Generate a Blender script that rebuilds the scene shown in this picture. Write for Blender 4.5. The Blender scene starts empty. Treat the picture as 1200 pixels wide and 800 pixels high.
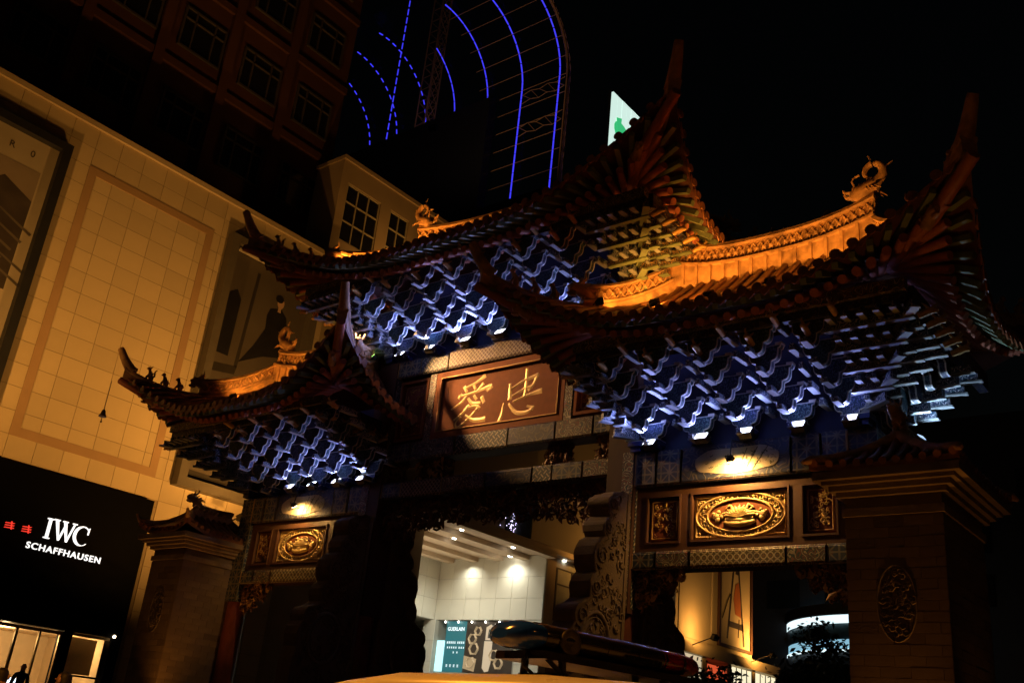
import bpy, bmesh, math, random
from mathutils import Vector, Matrix
random.seed(7)
R = math.radians
scene = bpy.context.scene
col = scene.collection

# ---------------------------------------------------------------- camera
F_PX, PITCH, ROLL, AZ = 1160.0, R(22.5), R(6.0), R(49.5)
CAM = Vector((13.8, -16.0, 1.3))
fh = Vector((-math.cos(AZ), math.sin(AZ), 0)); up0 = Vector((0, 0, 1))
rt = fh.cross(up0)
fw = fh * math.cos(PITCH) + up0 * math.sin(PITCH)
uu = rt.cross(fw)
rt2 = rt * math.cos(ROLL) + uu * math.sin(ROLL)
up2 = -rt * math.sin(ROLL) + uu * math.cos(ROLL)
cd = bpy.data.cameras.new('camera'); cam = bpy.data.objects.new('camera', cd); col.objects.link(cam)
cd.sensor_width = 36; cd.lens = 36 * F_PX / 1200; cd.clip_end = 2000; cd.clip_start = .05
mw = Matrix((rt2, up2, -fw)).transposed().to_4x4(); mw.translation = CAM
cam.matrix_world = mw
scene.camera = cam

# ---------------------------------------------------------------- night sky, moon, exposure
w = bpy.data.worlds.new('World'); scene.world = w; w.use_nodes = True
nt = w.node_tree; bg = nt.nodes['Background']
sky = nt.nodes.new('ShaderNodeTexSky'); sky.sky_type = 'NISHITA'; sky.sun_disc = False
sky.sun_elevation = R(1.0); sky.sun_rotation = R(200)
nt.links.new(sky.outputs[0], bg.inputs[0]); bg.inputs[1].default_value = 0.0012
sl = bpy.data.lights.new('moon', 'SUN'); so = bpy.data.objects.new('moon', sl); col.objects.link(so)
sl.energy = 0.004; sl.color = (.8, .88, 1); sl.angle = R(.5); so.rotation_euler = (R(50), 0, R(20))
vs = scene.view_settings; vs.view_transform = 'Standard'; vs.look = 'None'; vs.exposure = 0; vs.gamma = 1
vs.use_curve_mapping = False
scene.cycles.use_denoising = True
scene.cycles.max_bounces = 5; scene.cycles.diffuse_bounces = 3; scene.cycles.glossy_bounces = 3
scene.cycles.sample_clamp_indirect = 4.0
try: scene.cycles.use_light_tree = True
except Exception: pass

# ---------------------------------------------------------------- materials
def newmat(name):
    m = bpy.data.materials.new(name); m.use_nodes = True
    t = m.node_tree; b = t.nodes['Principled BSDF']
    return m, t, b
def mth(t, op, a, b=None, c=None):
    n = t.nodes.new('ShaderNodeMath'); n.operation = op
    for i, v in enumerate((a, b, c)):
        if v is None: continue
        if isinstance(v, (int, float)): n.inputs[i].default_value = v
        else: t.links.new(v, n.inputs[i])
    return n.outputs[0]
def mixc(t, fac, a, b):
    n = t.nodes.new('ShaderNodeMix'); n.data_type = 'RGBA'
    if isinstance(fac, (int, float)): n.inputs[0].default_value = fac
    else: t.links.new(fac, n.inputs[0])
    for i, v in ((6, a), (7, b)):
        if isinstance(v, tuple): n.inputs[i].default_value = (*v[:3], 1)
        else: t.links.new(v, n.inputs[i])
    return n.outputs[2]
def M(name, c, rough=.6, metal=0, var=.2, scale=3, bump=.15, bscale=30, spec=.4, dirt=None, rnd=0):
    m, t, b = newmat(name)
    tc = t.nodes.new('ShaderNodeTexCoord')
    nz = t.nodes.new('ShaderNodeTexNoise'); nz.inputs['Scale'].default_value = scale; nz.inputs['Detail'].default_value = 6
    t.links.new(tc.outputs['Object'], nz.inputs['Vector'])
    lo = tuple(max(0, x * (1 - var)) for x in c); hi = tuple(min(1, x * (1 + var)) for x in c)
    cl = mixc(t, nz.outputs[0], lo, hi)
    if dirt:
        n2 = t.nodes.new('ShaderNodeTexNoise'); n2.inputs['Scale'].default_value = scale * .35; n2.inputs['Detail'].default_value = 8
        t.links.new(tc.outputs['Object'], n2.inputs['Vector'])
        f = mth(t, 'MULTIPLY', mth(t, 'SUBTRACT', n2.outputs[0], .48), 4); f = mth(t, 'MINIMUM', mth(t, 'MAXIMUM', f, 0), .7)
        cl = mixc(t, f, cl, dirt)
    if rnd:
        oi = t.nodes.new('ShaderNodeObjectInfo'); cl = mixc(t, mth(t, 'MULTIPLY', oi.outputs['Random'], rnd), cl, tuple(v * .45 for v in c))
    t.links.new(cl, b.inputs['Base Color'])
    b.inputs['Metallic'].default_value = metal; b.inputs['Specular IOR Level'].default_value = spec
    rr = mth(t, 'MULTIPLY_ADD', nz.outputs[0], .25, rough - .12)
    t.links.new(rr, b.inputs['Roughness'])
    if bump:
        n3 = t.nodes.new('ShaderNodeTexNoise'); n3.inputs['Scale'].default_value = bscale; n3.inputs['Detail'].default_value = 4
        t.links.new(tc.outputs['Object'], n3.inputs['Vector'])
        bp = t.nodes.new('ShaderNodeBump'); bp.inputs['Strength'].default_value = bump; bp.inputs['Distance'].default_value = .02
        t.links.new(n3.outputs[0], bp.inputs['Height']); t.links.new(bp.outputs[0], b.inputs['Normal'])
    return m
def EM(name, c, s):
    m, t, b = newmat(name)
    b.inputs['Base Color'].default_value = (*[min(1, x) * .5 for x in c], 1)
    b.inputs['Emission Color'].default_value = (*c, 1); b.inputs['Emission Strength'].default_value = s
    return m
def PAT(name, kind, ca, cb, cc, s=6, rough=.55):
    """painted ornament: thin lines cb on ca with accents cc, in object x / z"""
    m, t, b = newmat(name)
    tc = t.nodes.new('ShaderNodeTexCoord'); sp = t.nodes.new('ShaderNodeSeparateXYZ')
    t.links.new(tc.outputs['Object'], sp.inputs[0])
    x, z = mth(t, 'ADD', sp.outputs[0], mth(t, 'MULTIPLY', sp.outputs[1], 1.0)), sp.outputs[2]
    x = mth(t, 'MULTIPLY', x, s); z = mth(t, 'MULTIPLY', z, s)
    def fr(v): return mth(t, 'ABSOLUTE', mth(t, 'SUBTRACT', mth(t, 'FRACT', v), .5))
    if kind == 'diamond':
        u = mth(t, 'ADD', x, z); v = mth(t, 'SUBTRACT', x, z)
        d = mth(t, 'MINIMUM', fr(u), fr(v)); line = mth(t, 'LESS_THAN', d, .11)
        acc = mth(t, 'GREATER_THAN', d, .34)
    elif kind == 'ring':
        zz = mth(t, 'MULTIPLY', z, 1.0)
        fx = fr(x); fz = fr(zz)
        d = mth(t, 'SQRT', mth(t, 'ADD', mth(t, 'MULTIPLY', fx, fx), mth(t, 'MULTIPLY', fz, fz)))
        line = mth(t, 'LESS_THAN', mth(t, 'ABSOLUTE', mth(t, 'SUBTRACT', d, .42)), .075)
        acc = mth(t, 'LESS_THAN', d, .2)
    elif kind == 'fret':
        u = mth(t, 'ADD', x, z); v = mth(t, 'SUBTRACT', x, z)
        a_ = mth(t, 'LESS_THAN', fr(u), .13); b_ = mth(t, 'LESS_THAN', fr(v), .13)
        ck = mth(t, 'GREATER_THAN', mth(t, 'FRACT', mth(t, 'MULTIPLY', mth(t, 'ADD', mth(t, 'FLOOR', u), mth(t, 'FLOOR', v)), .5)), .25)
        line = mth(t, 'ADD', mth(t, 'MULTIPLY', a_, ck), mth(t, 'MULTIPLY', b_, mth(t, 'SUBTRACT', 1.0, ck)))
        acc = mth(t, 'LESS_THAN', mth(t, 'ADD', fr(u), fr(v)), .22)
    elif kind == 'star':
        fx = fr(x); fz = fr(z)
        d = mth(t, 'ABSOLUTE', mth(t, 'SUBTRACT', fx, fz)); line = mth(t, 'LESS_THAN', d, .05)
        line = mth(t, 'MAXIMUM', line, mth(t, 'LESS_THAN', mth(t, 'MINIMUM', fx, fz), .04))
        line = mth(t, 'MAXIMUM', line, mth(t, 'GREATER_THAN', mth(t, 'MAXIMUM', fx, fz), .45))
        acc = mth(t, 'LESS_THAN', mth(t, 'ADD', fx, fz), .28)
    else:  # scroll
        nz = t.nodes.new('ShaderNodeTexNoise'); nz.inputs['Scale'].default_value = s * .55; nz.inputs['Detail'].default_value = 1.5
        t.links.new(tc.outputs['Object'], nz.inputs['Vector'])
        f = fr(mth(t, 'MULTIPLY', nz.outputs[0], 9)); line = mth(t, 'LESS_THAN', f, .13)
        acc = mth(t, 'GREATER_THAN', f, .38)
    cl = mixc(t, acc, ca, cc); cl = mixc(t, line, cl, cb)
    n2 = t.nodes.new('ShaderNodeTexNoise'); n2.inputs['Scale'].default_value = 9; n2.inputs['Detail'].default_value = 8
    t.links.new(tc.outputs['Object'], n2.inputs['Vector'])
    cl = mixc(t, mth(t, 'MULTIPLY', mth(t, 'MAXIMUM', mth(t, 'SUBTRACT', n2.outputs[0], .42), 0), 2.2), cl, tuple(v * .35 for v in ca))
    t.links.new(cl, b.inputs['Base Color']); b.inputs['Roughness'].default_value = rough
    bp = t.nodes.new('ShaderNodeBump'); bp.inputs['Strength'].default_value = .5; bp.inputs['Distance'].default_value = .012
    t.links.new(line, bp.inputs['Height']); t.links.new(bp.outputs[0], b.inputs['Normal'])
    return m

mt = {}
mt['tile'] = M('glazed_tile', (.30, .12, .045), .45, var=.4, scale=5, bump=.2, dirt=(.06, .035, .02))
mt['tile_lip'] = M('glazed_tile_lip', (.36, .15, .06), .4, var=.4, scale=8, dirt=(.08, .04, .02))
mt['ridge'] = M('ridge_clay', (.50, .29, .13), .6, var=.45, scale=9, bump=.6, bscale=16, dirt=(.13, .07, .035))
mt['sheath'] = M('sheathing_wood', (.10, .035, .022), .7, var=.3)
mt['rafter_end'] = M('rafter_red', (.40, .14, .08), .55, var=.3, scale=9)
mt['rafter_green'] = M('rafter_green', (.17, .22, .12), .6, var=.3, scale=9)
mt['white'] = M('white_outline_paint', (.78, .78, .76), .55, var=.25, scale=9, dirt=(.30, .31, .33), rnd=.75)
mt['blue'] = M('bracket_blue_paint', (.018, .026, .13), .5, var=.3, scale=8)
mt['field_blue'] = PAT('bracket_field_blue', 'scroll', (.012, .016, .075), (.16, .19, .30), (.010, .05, .06), 15)
mt['field_teal'] = PAT('bracket_field_teal', 'scroll', (.010, .055, .065), (.15, .24, .26), (.010, .02, .07), 15)
mt['teal'] = M('bracket_teal_paint', (.018, .10, .115), .5, var=.3, scale=8)
mt['pale'] = M('plank_grey_paint', (.30, .33, .33), .6, var=.3, scale=8, rnd=.5)
mt['bluescroll'] = PAT('bracket_scroll_paint', 'scroll', (.03, .035, .10), (.65, .66, .66), (.02, .09, .11), 16)
mt['amber_scroll'] = PAT('amber_lit_scroll_paint', 'scroll', (.07, .035, .015), (.58, .40, .17), (.02, .06, .05), 14)  # amber lamplight put into the scroll colours
mt['wood'] = M('red_brown_wood', (.25, .095, .045), .7, var=.25, scale=7, bump=.12, bscale=18, spec=.12)
mt['framewood'] = M('brown_frame_wood', (.105, .05, .028), .5, var=.25, scale=7, bump=.12, bscale=18)
mt['darkwood'] = M('dark_wood', (.075, .035, .022), .55, var=.3, scale=6)
mt['redcol'] = M('column_red_lacquer', (.20, .055, .03), .4, var=.25, scale=4, dirt=(.07, .025, .015))
mt['gold'] = M('gold_leaf', (.80, .57, .24), .42, metal=.25, var=.2, scale=14, bump=.25, bscale=60)
mt['goldd'] = M('aged_gilding', (.50, .31, .10), .5, metal=.3, var=.35, scale=18, bump=.3, bscale=60)
mt['carvewood'] = M('carved_dark_wood', (.16, .075, .035), .5, var=.4, scale=15)
mt['stone'] = M('carved_stone', (.17, .12, .075), .75, var=.25, scale=6, bump=.5, bscale=22, dirt=(.14, .10, .07))
mt['stone2'] = M('plain_stone', (.26, .205, .15), .8, var=.25, scale=4, bump=.35, bscale=18, dirt=(.11, .08, .055))
mt['p_lattice'] = PAT('paint_lattice', 'diamond', (.10, .045, .028), (.42, .36, .25), (.07, .03, .02), 9)
mt['p_ring'] = PAT('paint_rings', 'ring', (.11, .09, .04), (.52, .44, .26), (.20, .12, .05), 8)
mt['p_fret'] = PAT('paint_fret', 'fret', (.05, .07, .075), (.48, .42, .30), (.20, .08, .04), 7)
mt['p_star'] = PAT('paint_star', 'star', (.03, .05, .09), (.22, .21, .15), (.14, .05, .03), 2.8)
mt['p_scroll'] = PAT('paint_scroll', 'scroll', (.05, .075, .07), (.46, .38, .24), (.22, .08, .05), 9)
mt['p_blue'] = PAT('paint_cloud', 'scroll', (.025, .03, .07), (.16, .14, .11), (.03, .045, .085), 6)
mt['cream'] = M('cream_paint', (.40, .35, .24), .6, var=.25, scale=9)
mt['ink'] = M('ink_green', (.05, .06, .025), .6)
mt['brick'] = M('grey_brick', (.21, .155, .11), .85, rnd=.5, var=.35, scale=5, bump=.2, bscale=60)
mt['brickd'] = M('dark_brick', (.13, .095, .07), .85, var=.3, scale=5, bump=.5, bscale=40)
mt['mortar'] = M('mortar', (.19, .145, .105), .9)
mt['backboard'] = M('bracket_back_board', (.02, .025, .06), .6, var=.4)
mt['black'] = M('black_metal', (.015, .015, .017), .5, var=.2)
mt['lamp_housing'] = M('lamp_housing', (.05, .045, .04), .5, metal=.4)
mt['facade'] = M('tan_stone_panel', (.52, .41, .25), .55, var=.10, scale=1.2, bump=.08, bscale=20, dirt=(.40, .30, .18), rnd=.26)
mt['facade_band'] = M('brown_stone_band', (.34, .22, .12), .55, var=.12, scale=2)
mt['joint'] = M('panel_joint', (.33, .25, .15), .8)
mt['towerbrick'] = M('maroon_tower_wall', (.10, .04, .028), .8, var=.2, scale=1.5)
mt['winframe'] = M('window_frame', (.07, .06, .055), .5)
mt['glass'] = M('dark_glass', (.012, .012, .015), .12, var=.1, bump=0, spec=.6)
mt['paving'] = M('plaza_paving', (.16, .14, .12), .7, var=.25, scale=2, bump=.2, dirt=(.09, .08, .07))

# ---------------------------------------------------------------- mesh helpers
def tag(o, label=None, cat=None, group=None, kind=None):
    if label: o['label'] = label
    if cat: o['category'] = cat
    if group: o['group'] = group
    if kind: o['kind'] = kind
    return o
def empty(name, loc=(0, 0, 0), rz=0):
    o = bpy.data.objects.new(name, None); col.objects.link(o); o.location = loc; o.rotation_euler = (0, 0, rz)
    o.empty_display_size = .2
    return o
def link(name, me, parent=None, mat=None):
    o = bpy.data.objects.new(name, me); col.objects.link(o)
    if parent is not None: o.parent = parent
    if mat is not None: o.matrix_local = mat
    return o
class B:
    def __init__(s): s.v = []; s.f = []; s.mi = []; s.sm = []
    def add(s, vs, fs, m=0, smooth=False):
        o = len(s.v); s.v += [tuple(p) for p in vs]
        for f in fs: s.f.append([i + o for i in f]); s.mi.append(m); s.sm.append(smooth)
    def box(s, x0, x1, y0, y1, z0, z1, m=0, mat=None):
        vs = [Vector((x, y, z)) for z in (z0, z1) for y in (y0, y1) for x in (x0, x1)]
        if mat: vs = [mat @ v for v in vs]
        s.add(vs, [(0, 2, 3, 1), (4, 5, 7, 6), (0, 1, 5, 4), (2, 6, 7, 3), (0, 4, 6, 2), (1, 3, 7, 5)], m)
        return s
    def prism(s, poly, fn, d0, d1, m=0, mside=None):
        n = len(poly); a = [fn(u, v, d0) for u, v in poly]; b = [fn(u, v, d1) for u, v in poly]
        s.add(a + b, [list(range(n))[::-1], [i + n for i in range(n)]], m)
        s.add(a + b, [(i, (i + 1) % n, (i + 1) % n + n, i + n) for i in range(n)], m if mside is None else mside)
        return s
    def tube(s, pts, rad, n=6, m=0, smooth=True, caps=True):
        pts = [Vector(p) for p in pts]
        if not isinstance(rad, (list, tuple)): rad = [rad] * len(pts)
        vs = []; k = len(pts)
        ref = Vector((0, 0, 1))
        t0 = (pts[-1] - pts[0])
        if t0.length < 1e-6 or abs(t0.normalized().z) > .9: ref = Vector((1, .13, 0))
        for i, p in enumerate(pts):
            t = (pts[min(i + 1, k - 1)] - pts[max(i - 1, 0)])
            t = t.normalized() if t.length > 1e-9 else Vector((0, 0, 1))
            a = t.cross(ref)
            a = a.normalized() if a.length > 1e-4 else t.orthogonal().normalized()
            b_ = a.cross(t)
            for j in range(n):
                an = 2 * math.pi * j / n
                vs.append(p + a * math.cos(an) * rad[i] + b_ * math.sin(an) * rad[i])
        fs = [(i * n + j, i * n + (j + 1) % n, (i + 1) * n + (j + 1) % n, (i + 1) * n + j) for i in range(k - 1) for j in range(n)]
        s.add(vs, fs, m, smooth)
        if caps: s.add(vs[:n] + vs[-n:], [list(range(n))[::-1], list(range(n, 2 * n))], m)
        return s
    def sweep(s, pts, prof, m=0, closed=True, smooth=False, scl=None):
        pts = [Vector(p) for p in pts]; k = len(pts); n = len(prof); vs = []
        for i, p in enumerate(pts):
            t = pts[min(i + 1, k - 1)] - pts[max(i - 1, 0)]; t.z = 0
            t = t.normalized() if t.length > 1e-9 else Vector((1, 0, 0))
            sd = t.cross(Vector((0, 0, 1))); q = scl[i] if scl else 1
            for a, b_ in prof: vs.append(p + sd * a * q + Vector((0, 0, b_ * q)))
        fs = [(i * n + j, i * n + (j + 1) % n, (i + 1) * n + (j + 1) % n, (i + 1) * n + j) for i in range(k - 1) for j in range(n)]
        s.add(vs, fs, m, smooth); s.add(vs[:n] + vs[-n:], [list(range(n))[::-1], list(range(n, 2 * n))], m)
        return s
    def ball(s, c, r, m=0, n=8, k=5):
        if not isinstance(r, (list, tuple)): r = (r, r, r)
        vs = [(c[0], c[1], c[2] - r[2])]
        for i in range(1, k):
            a = math.pi * i / k
            for j in range(n):
                b_ = 2 * math.pi * j / n
                vs.append((c[0] + r[0] * math.sin(a) * math.cos(b_), c[1] + r[1] * math.sin(a) * math.sin(b_), c[2] - r[2] * math.cos(a)))
        vs.append((c[0], c[1], c[2] + r[2])); L = len(vs) - 1
        fs = [(0, 1 + (j + 1) % n, 1 + j) for j in range(n)]
        fs += [(1 + i * n + j, 1 + i * n + (j + 1) % n, 1 + (i + 1) * n + (j + 1) % n, 1 + (i + 1) * n + j) for i in range(k - 2) for j in range(n)]
        fs += [(1 + (k - 2) * n + j, 1 + (k - 2) * n + (j + 1) % n, L) for j in range(n)]
        s.add(vs, fs, m, True); return s
    def lathe(s, prof, c=(0, 0, 0), n=16, m=0):
        vs = [(c[0] + r * math.cos(2 * math.pi * j / n), c[1] + r * math.sin(2 * math.pi * j / n), c[2] + z) for r, z in prof for j in range(n)]
        k = len(prof)
        s.add(vs, [(i * n + j, i * n + (j + 1) % n, (i + 1) * n + (j + 1) % n, (i + 1) * n + j) for i in range(k - 1) for j in range(n)], m, True)
        s.add(vs[:n] + vs[-n:], [list(range(n))[::-1], list(range(n, 2 * n))], m); return s
    def mesh(s, name, mats):
        me = bpy.data.meshes.new(name); me.from_pydata(s.v, [], s.f)
        for m in (mats if isinstance(mats, (list, tuple)) else [mats]): me.materials.append(mt[m] if isinstance(m, str) else m)
        me.polygons.foreach_set('material_index', s.mi); me.polygons.foreach_set('use_smooth', s.sm)
        bm = bmesh.new(); bm.from_mesh(me); bmesh.ops.recalc_face_normals(bm, faces=bm.faces); bm.to_mesh(me); bm.free()
        return me
    def build(s, name, mats, parent=None, mat=None): return link(name, s.mesh(name, mats), parent, mat)
def align(a, b):
    """matrix taking the unit z segment to a..b"""
    a = Vector(a); b = Vector(b); d = b - a
    q = d.to_track_quat('Z', 'X')
    m = q.to_matrix().to_4x4() @ Matrix.Diagonal((1, 1, d.length, 1)); m.translation = a
    return m
def align_up(a, b):
    """as align, with local y kept as near to world up as it can be"""
    a = Vector(a); b = Vector(b); d = b - a; z = d.normalized()
    x = Vector((0, 0, 1)).cross(z)
    x = x.normalized() if x.length > 1e-5 else Vector((1, 0, 0))
    y = z.cross(x)
    m = Matrix((x, y, z * d.length)).transposed().to_4x4(); m.translation = a
    return m
def curl(b, c, r, ux, uz, nrm, th, turns=1.0, m=0, n=4, seg=9, a0=None, lift=0.0):
    """a carved scroll: a flat spiral tube standing a little proud of its ground"""
    c = Vector(c); a0 = random.uniform(0, 6.28) if a0 is None else a0
    sg = random.choice((-1, 1)); pts = []; rad = []
    for i in range(seg + 1):
        f = i / seg; an = a0 + sg * turns * 6.283 * f; q = r * (1 - .75 * f)
        pts.append(c + ux * math.cos(an) * q + uz * math.sin(an) * q + nrm * (lift + th * .6 * math.sin(f * 3.1)))
        rad.append(th * (1.0 - .35 * f))
    b.tube(pts, rad, n, m)
def text_mesh(name, body, size, mats, extrude=.01, offset=0.0, align_x='LEFT', spacing=1.0):
    cu = bpy.data.curves.new(name, 'FONT'); cu.body = body; cu.size = size; cu.extrude = extrude; cu.offset = offset
    cu.align_x = align_x; cu.space_character = spacing; cu.resolution_u = 4
    o = bpy.data.objects.new(name, cu); col.objects.link(o)
    dg = bpy.context.evaluated_depsgraph_get(); me = bpy.data.meshes.new_from_object(o.evaluated_get(dg))
    bpy.data.objects.remove(o); me.name = name
    me.materials.clear(); me.materials.append(mt[mats] if isinstance(mats, str) else mats)
    return me
# a lit lamp: housing, lens and its own light
def flood(name, loc, aim, color, power, label, cat='floodlight', group=None, size=.13, angle=110, blend=.8, lens=8.0, rad=.05, lenscol=None):
    r = empty(name, loc); d = (Vector(aim) - Vector(loc)).normalized()
    q = d.to_track_quat('-Z', 'Y').to_matrix().to_4x4()
    s_ = size
    b = B(); b.box(-s_, s_, -s_ * .7, s_ * .7, 0, s_ * .9); b.box(-s_ * 1.08, s_ * 1.08, -s_ * .78, s_ * .78, -.012, .02)
    for i in range(5): b.box(-s_ * .8 + i * s_ * .38, -s_ * .8 + i * s_ * .38 + .012, -s_ * .6, s_ * .6, s_ * .9, s_ * 1.1)
    b.build('housing', 'lamp_housing', r, q)
    c = lenscol or color
    b = B(); b.box(-s_ * .92, s_ * .92, -s_ * .62, s_ * .62, -.022, -.013)
    key = 'lens_%s_%.1f' % (name + str([round(x, 2) for x in c]), lens)
    if key not in mt: mt[key] = EM('lit_lens', c, lens)
    b.build('lens', key, r, q)
    b = B(); b.tube([(-s_ * 1.2, 0, s_ * .4), (-s_ * 1.2, 0, s_ * 1.5), (s_ * 1.2, 0, s_ * 1.5), (s_ * 1.2, 0, s_ * .4)], .012, 4)
    b.build('yoke', 'black', r, q)
    L = bpy.data.lights.new('lamp_light', 'SPOT'); L.energy = power; L.color = color; L.spot_size = R(angle); L.spot_blend = blend
    L.shadow_soft_size = rad
    lo = link('lamp_light', L, r, q @ Matrix.Translation((0, 0, -.05)))
    tag(r, label, cat, group)
    return r
# ================================================================ ground
b = B(); b.add([(-700, -700, 0), (700, -700, 0), (700, 700, 0), (-700, 700, 0)], [(0, 1, 2, 3)])
tag(b.build('ground', 'paving'), kind='structure')
b = B(); b.box(-40, -14.5, -30, 40, -.2, .14); b.box(-40, -14.85, -30, 40, .14, .28); b.box(-40, -15.2, -30, 40, .28, .42); b.box(-40, -15.55, -30, 40, .42, .56); b.box(-40, -15.9, -30, 40, .56, .70)
tag(b.build('shop_terrace', 'stone2'), kind='structure')

# ================================================================ memorial archway
arch = empty('memorial_archway')
tag(arch, 'ornate painted three-roofed Chinese memorial archway with upswept tiled eaves', 'archway')
CX, OX, TOP, CTOP = 3.5, 8.2, 6.88, 9.95          # column lines, beam tops of the side and the middle bays

# columns
for sx in (-1, 1):
    x = sx * CX
    b = B(); b.lathe([(.30, .0), (.30, 3.85)], (x, 0, 0), 20)
    o = b.build('column', 'redcol', arch)
    b = B(); b.box(x - .31, x + .31, -.31, .31, 3.86, CTOP - .02); b.build('painted_shaft', 'darkwood', o)
    b = B()
    for yy in (-.325,): b.box(x + sx * .17 - .12, x + sx * .17 + .12, yy, -.312, 3.95, 6.9)
    b.build('painted_strip', 'p_scroll', o)
    b = B(); b.box(x + sx * .312, x + sx * .322, -.22, .22, 3.95, 6.5); b.build('painted_strip', 'p_fret', o)
    b = B(); b.box(x - sx * .322, x - sx * .312, -.25, .25, 6.9, 9.8); b.build('painted_strip', 'p_scroll', o)
    b = B(); b.box(x - .6, x + .6, -2.2, 2.2, 0, .45); b.box(x - .5, x + .5, -2.1, 2.1, .45, .8); b.box(x - .42, x + .42, -2.02, 2.02, .8, 1.2)
    b.build('plinth', 'stone2', o)
    x = sx * OX
    b = B(); b.lathe([(.25, 0), (.25, 4.2)], (x, 0, 0), 18); o = b.build('column', 'redcol', arch)
    b = B(); b.box(x - .25, x + .25, -.26, .26, 4.21, TOP - .02); b.build('painted_shaft', 'p_star', o)

# carved clamp stones, fore and aft of the middle columns
PROF = [(.32, 6.05), (.62, 6.05), (.72, 5.98), (.92, 5.93), (1.05, 5.80), (1.07, 5.62), (1.0, 5.50), (1.08, 5.42), (1.17, 5.30), (1.19, 5.18), (1.12, 5.09),
        (1.30, 5.0), (1.40, 4.86), (1.44, 4.70), (1.41, 4.52), (1.33, 4.42), (1.43, 4.34), (1.50, 4.22), (1.50, 4.08), (1.46, 3.95), (1.62, 3.84), (1.82, 3.76), (1.90, 3.62),
        (1.88, 3.48), (1.97, 3.36), (2.0, 3.2), (1.95, 2.95), (2.02, 2.7), (2.0, 1.2), (.32, 1.2)]
YA, ZA, XA = Vector((0, 1, 0)), Vector((0, 0, 1)), Vector((1, 0, 0))
def inside(p, poly):
    c = False; n = len(poly)
    for i in range(n):
        (x1, y1), (x2, y2) = poly[i], poly[(i + 1) % n]
        if (y1 > p[1]) != (y2 > p[1]) and p[0] < (x2 - x1) * (p[1] - y1) / (y2 - y1) + x1: c = not c
    return c
for sx in (-1, 1):
    for sy in (-1, 1):
        x = sx * CX + (.05 if sx > 0 else .05)
        fn = lambda u, v, d: Vector((d, sy * u, v))
        b = B(); b.prism(PROF, fn, x - .21, x + .21); o = b.build('clamp_stone', 'stone', arch)
        b = B(); rnd = random.Random(5 + sx * 3 + sy)
        # raised rim on the face and lobes rolling over the front edge
        rim = [Vector((x + .21, sy * (u - .035), v)) for u, v in PROF[1:-2]]
        b.tube(rim, .035, 5); b.tube([Vector((x + .21, sy * (u - .16), v - .03)) for u, v in PROF[1:-2]], .016, 4)
        b.box(x + .2, x + .235, min(sy * .33, sy * .42), max(sy * .33, sy * .42), 1.3, 6.05)
        for (u, v, r) in ((.92, 5.72, .17), (1.03, 5.27, .14), (1.2, 4.72, .22), (1.32, 4.15, .17), (1.7, 3.6, .2)):
            b.tube([Vector((x - .23, sy * u, v)), Vector((x + .24, sy * u, v))], r, 14)
            random.seed(int(u * 100) + sx); curl(b, (x + .245, sy * u, v), r * .8, YA, ZA, XA, .022, 1.6, seg=14)
        # ring medallion low down
        for rr, th in ((.52, .05), (.43, .02)):
            b.tube([Vector((x + .22, sy * (1.25 + rr * math.cos(a * .2618) * .85), 3.2 + rr * math.sin(a * .2618))) for a in range(25)], th, 5, caps=False)
        k = 0
        for _ in range(900):
            u = rnd.uniform(.45, 1.95); v = rnd.uniform(2.2, 5.95)
            if k < 150 and inside((u + .09, v), PROF) and inside((u, v + .07), PROF) and inside((u + .05, v - .1), PROF):
                random.seed(rnd.random()); curl(b, (x + .215, sy * u, v), rnd.uniform(.06, .13), YA, ZA, XA, rnd.uniform(.014, .026), rnd.uniform(.7, 1.3), seg=7); k += 1
        tag(b.build('carving', 'stone', o), kind='stuff')

# ---------------------------------------------------------------- beams and boards
def beam(x0, x1, y, z0, z1, zones, name='beam', rnd_=False):
    b = B(); b.box(x0, x1, -y, y, z0 + .02, z1 - .02); o = b.build(name, 'darkwood', arch)
    for (a, c, m) in zones:
        b = B(); xa = x0 + (x1 - x0) * a; xb = x0 + (x1 - x0) * c
        e = .05
        pts = [(-y - .012, z0 + .03 + e), (-y - .012, z1 - .03 - e), (-y + e - .012, z1 - .03), (-y + e, z0 + .03)]
        vs = [Vector((xx, p[0], p[1])) for xx in (xa + .006, xb - .006) for p in ((-y + .02, z0 + .0), (-y - .014, z0 + e), (-y - .014, z1 - e), (-y + .02, z1))]
        b.add(vs, [(0, 1, 5, 4), (1, 2, 6, 5), (2, 3, 7, 6), (0, 3, 2, 1), (4, 5, 6, 7)]); b.build('painted_band', m, o)
        for xx in (xa, xb):
            b = B(); b.box(xx - .018, xx + .018, -y - .018, -y + .01, z0 + .03, z1 - .03); b.build('gilt_line', 'goldd', o)
    return o
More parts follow.
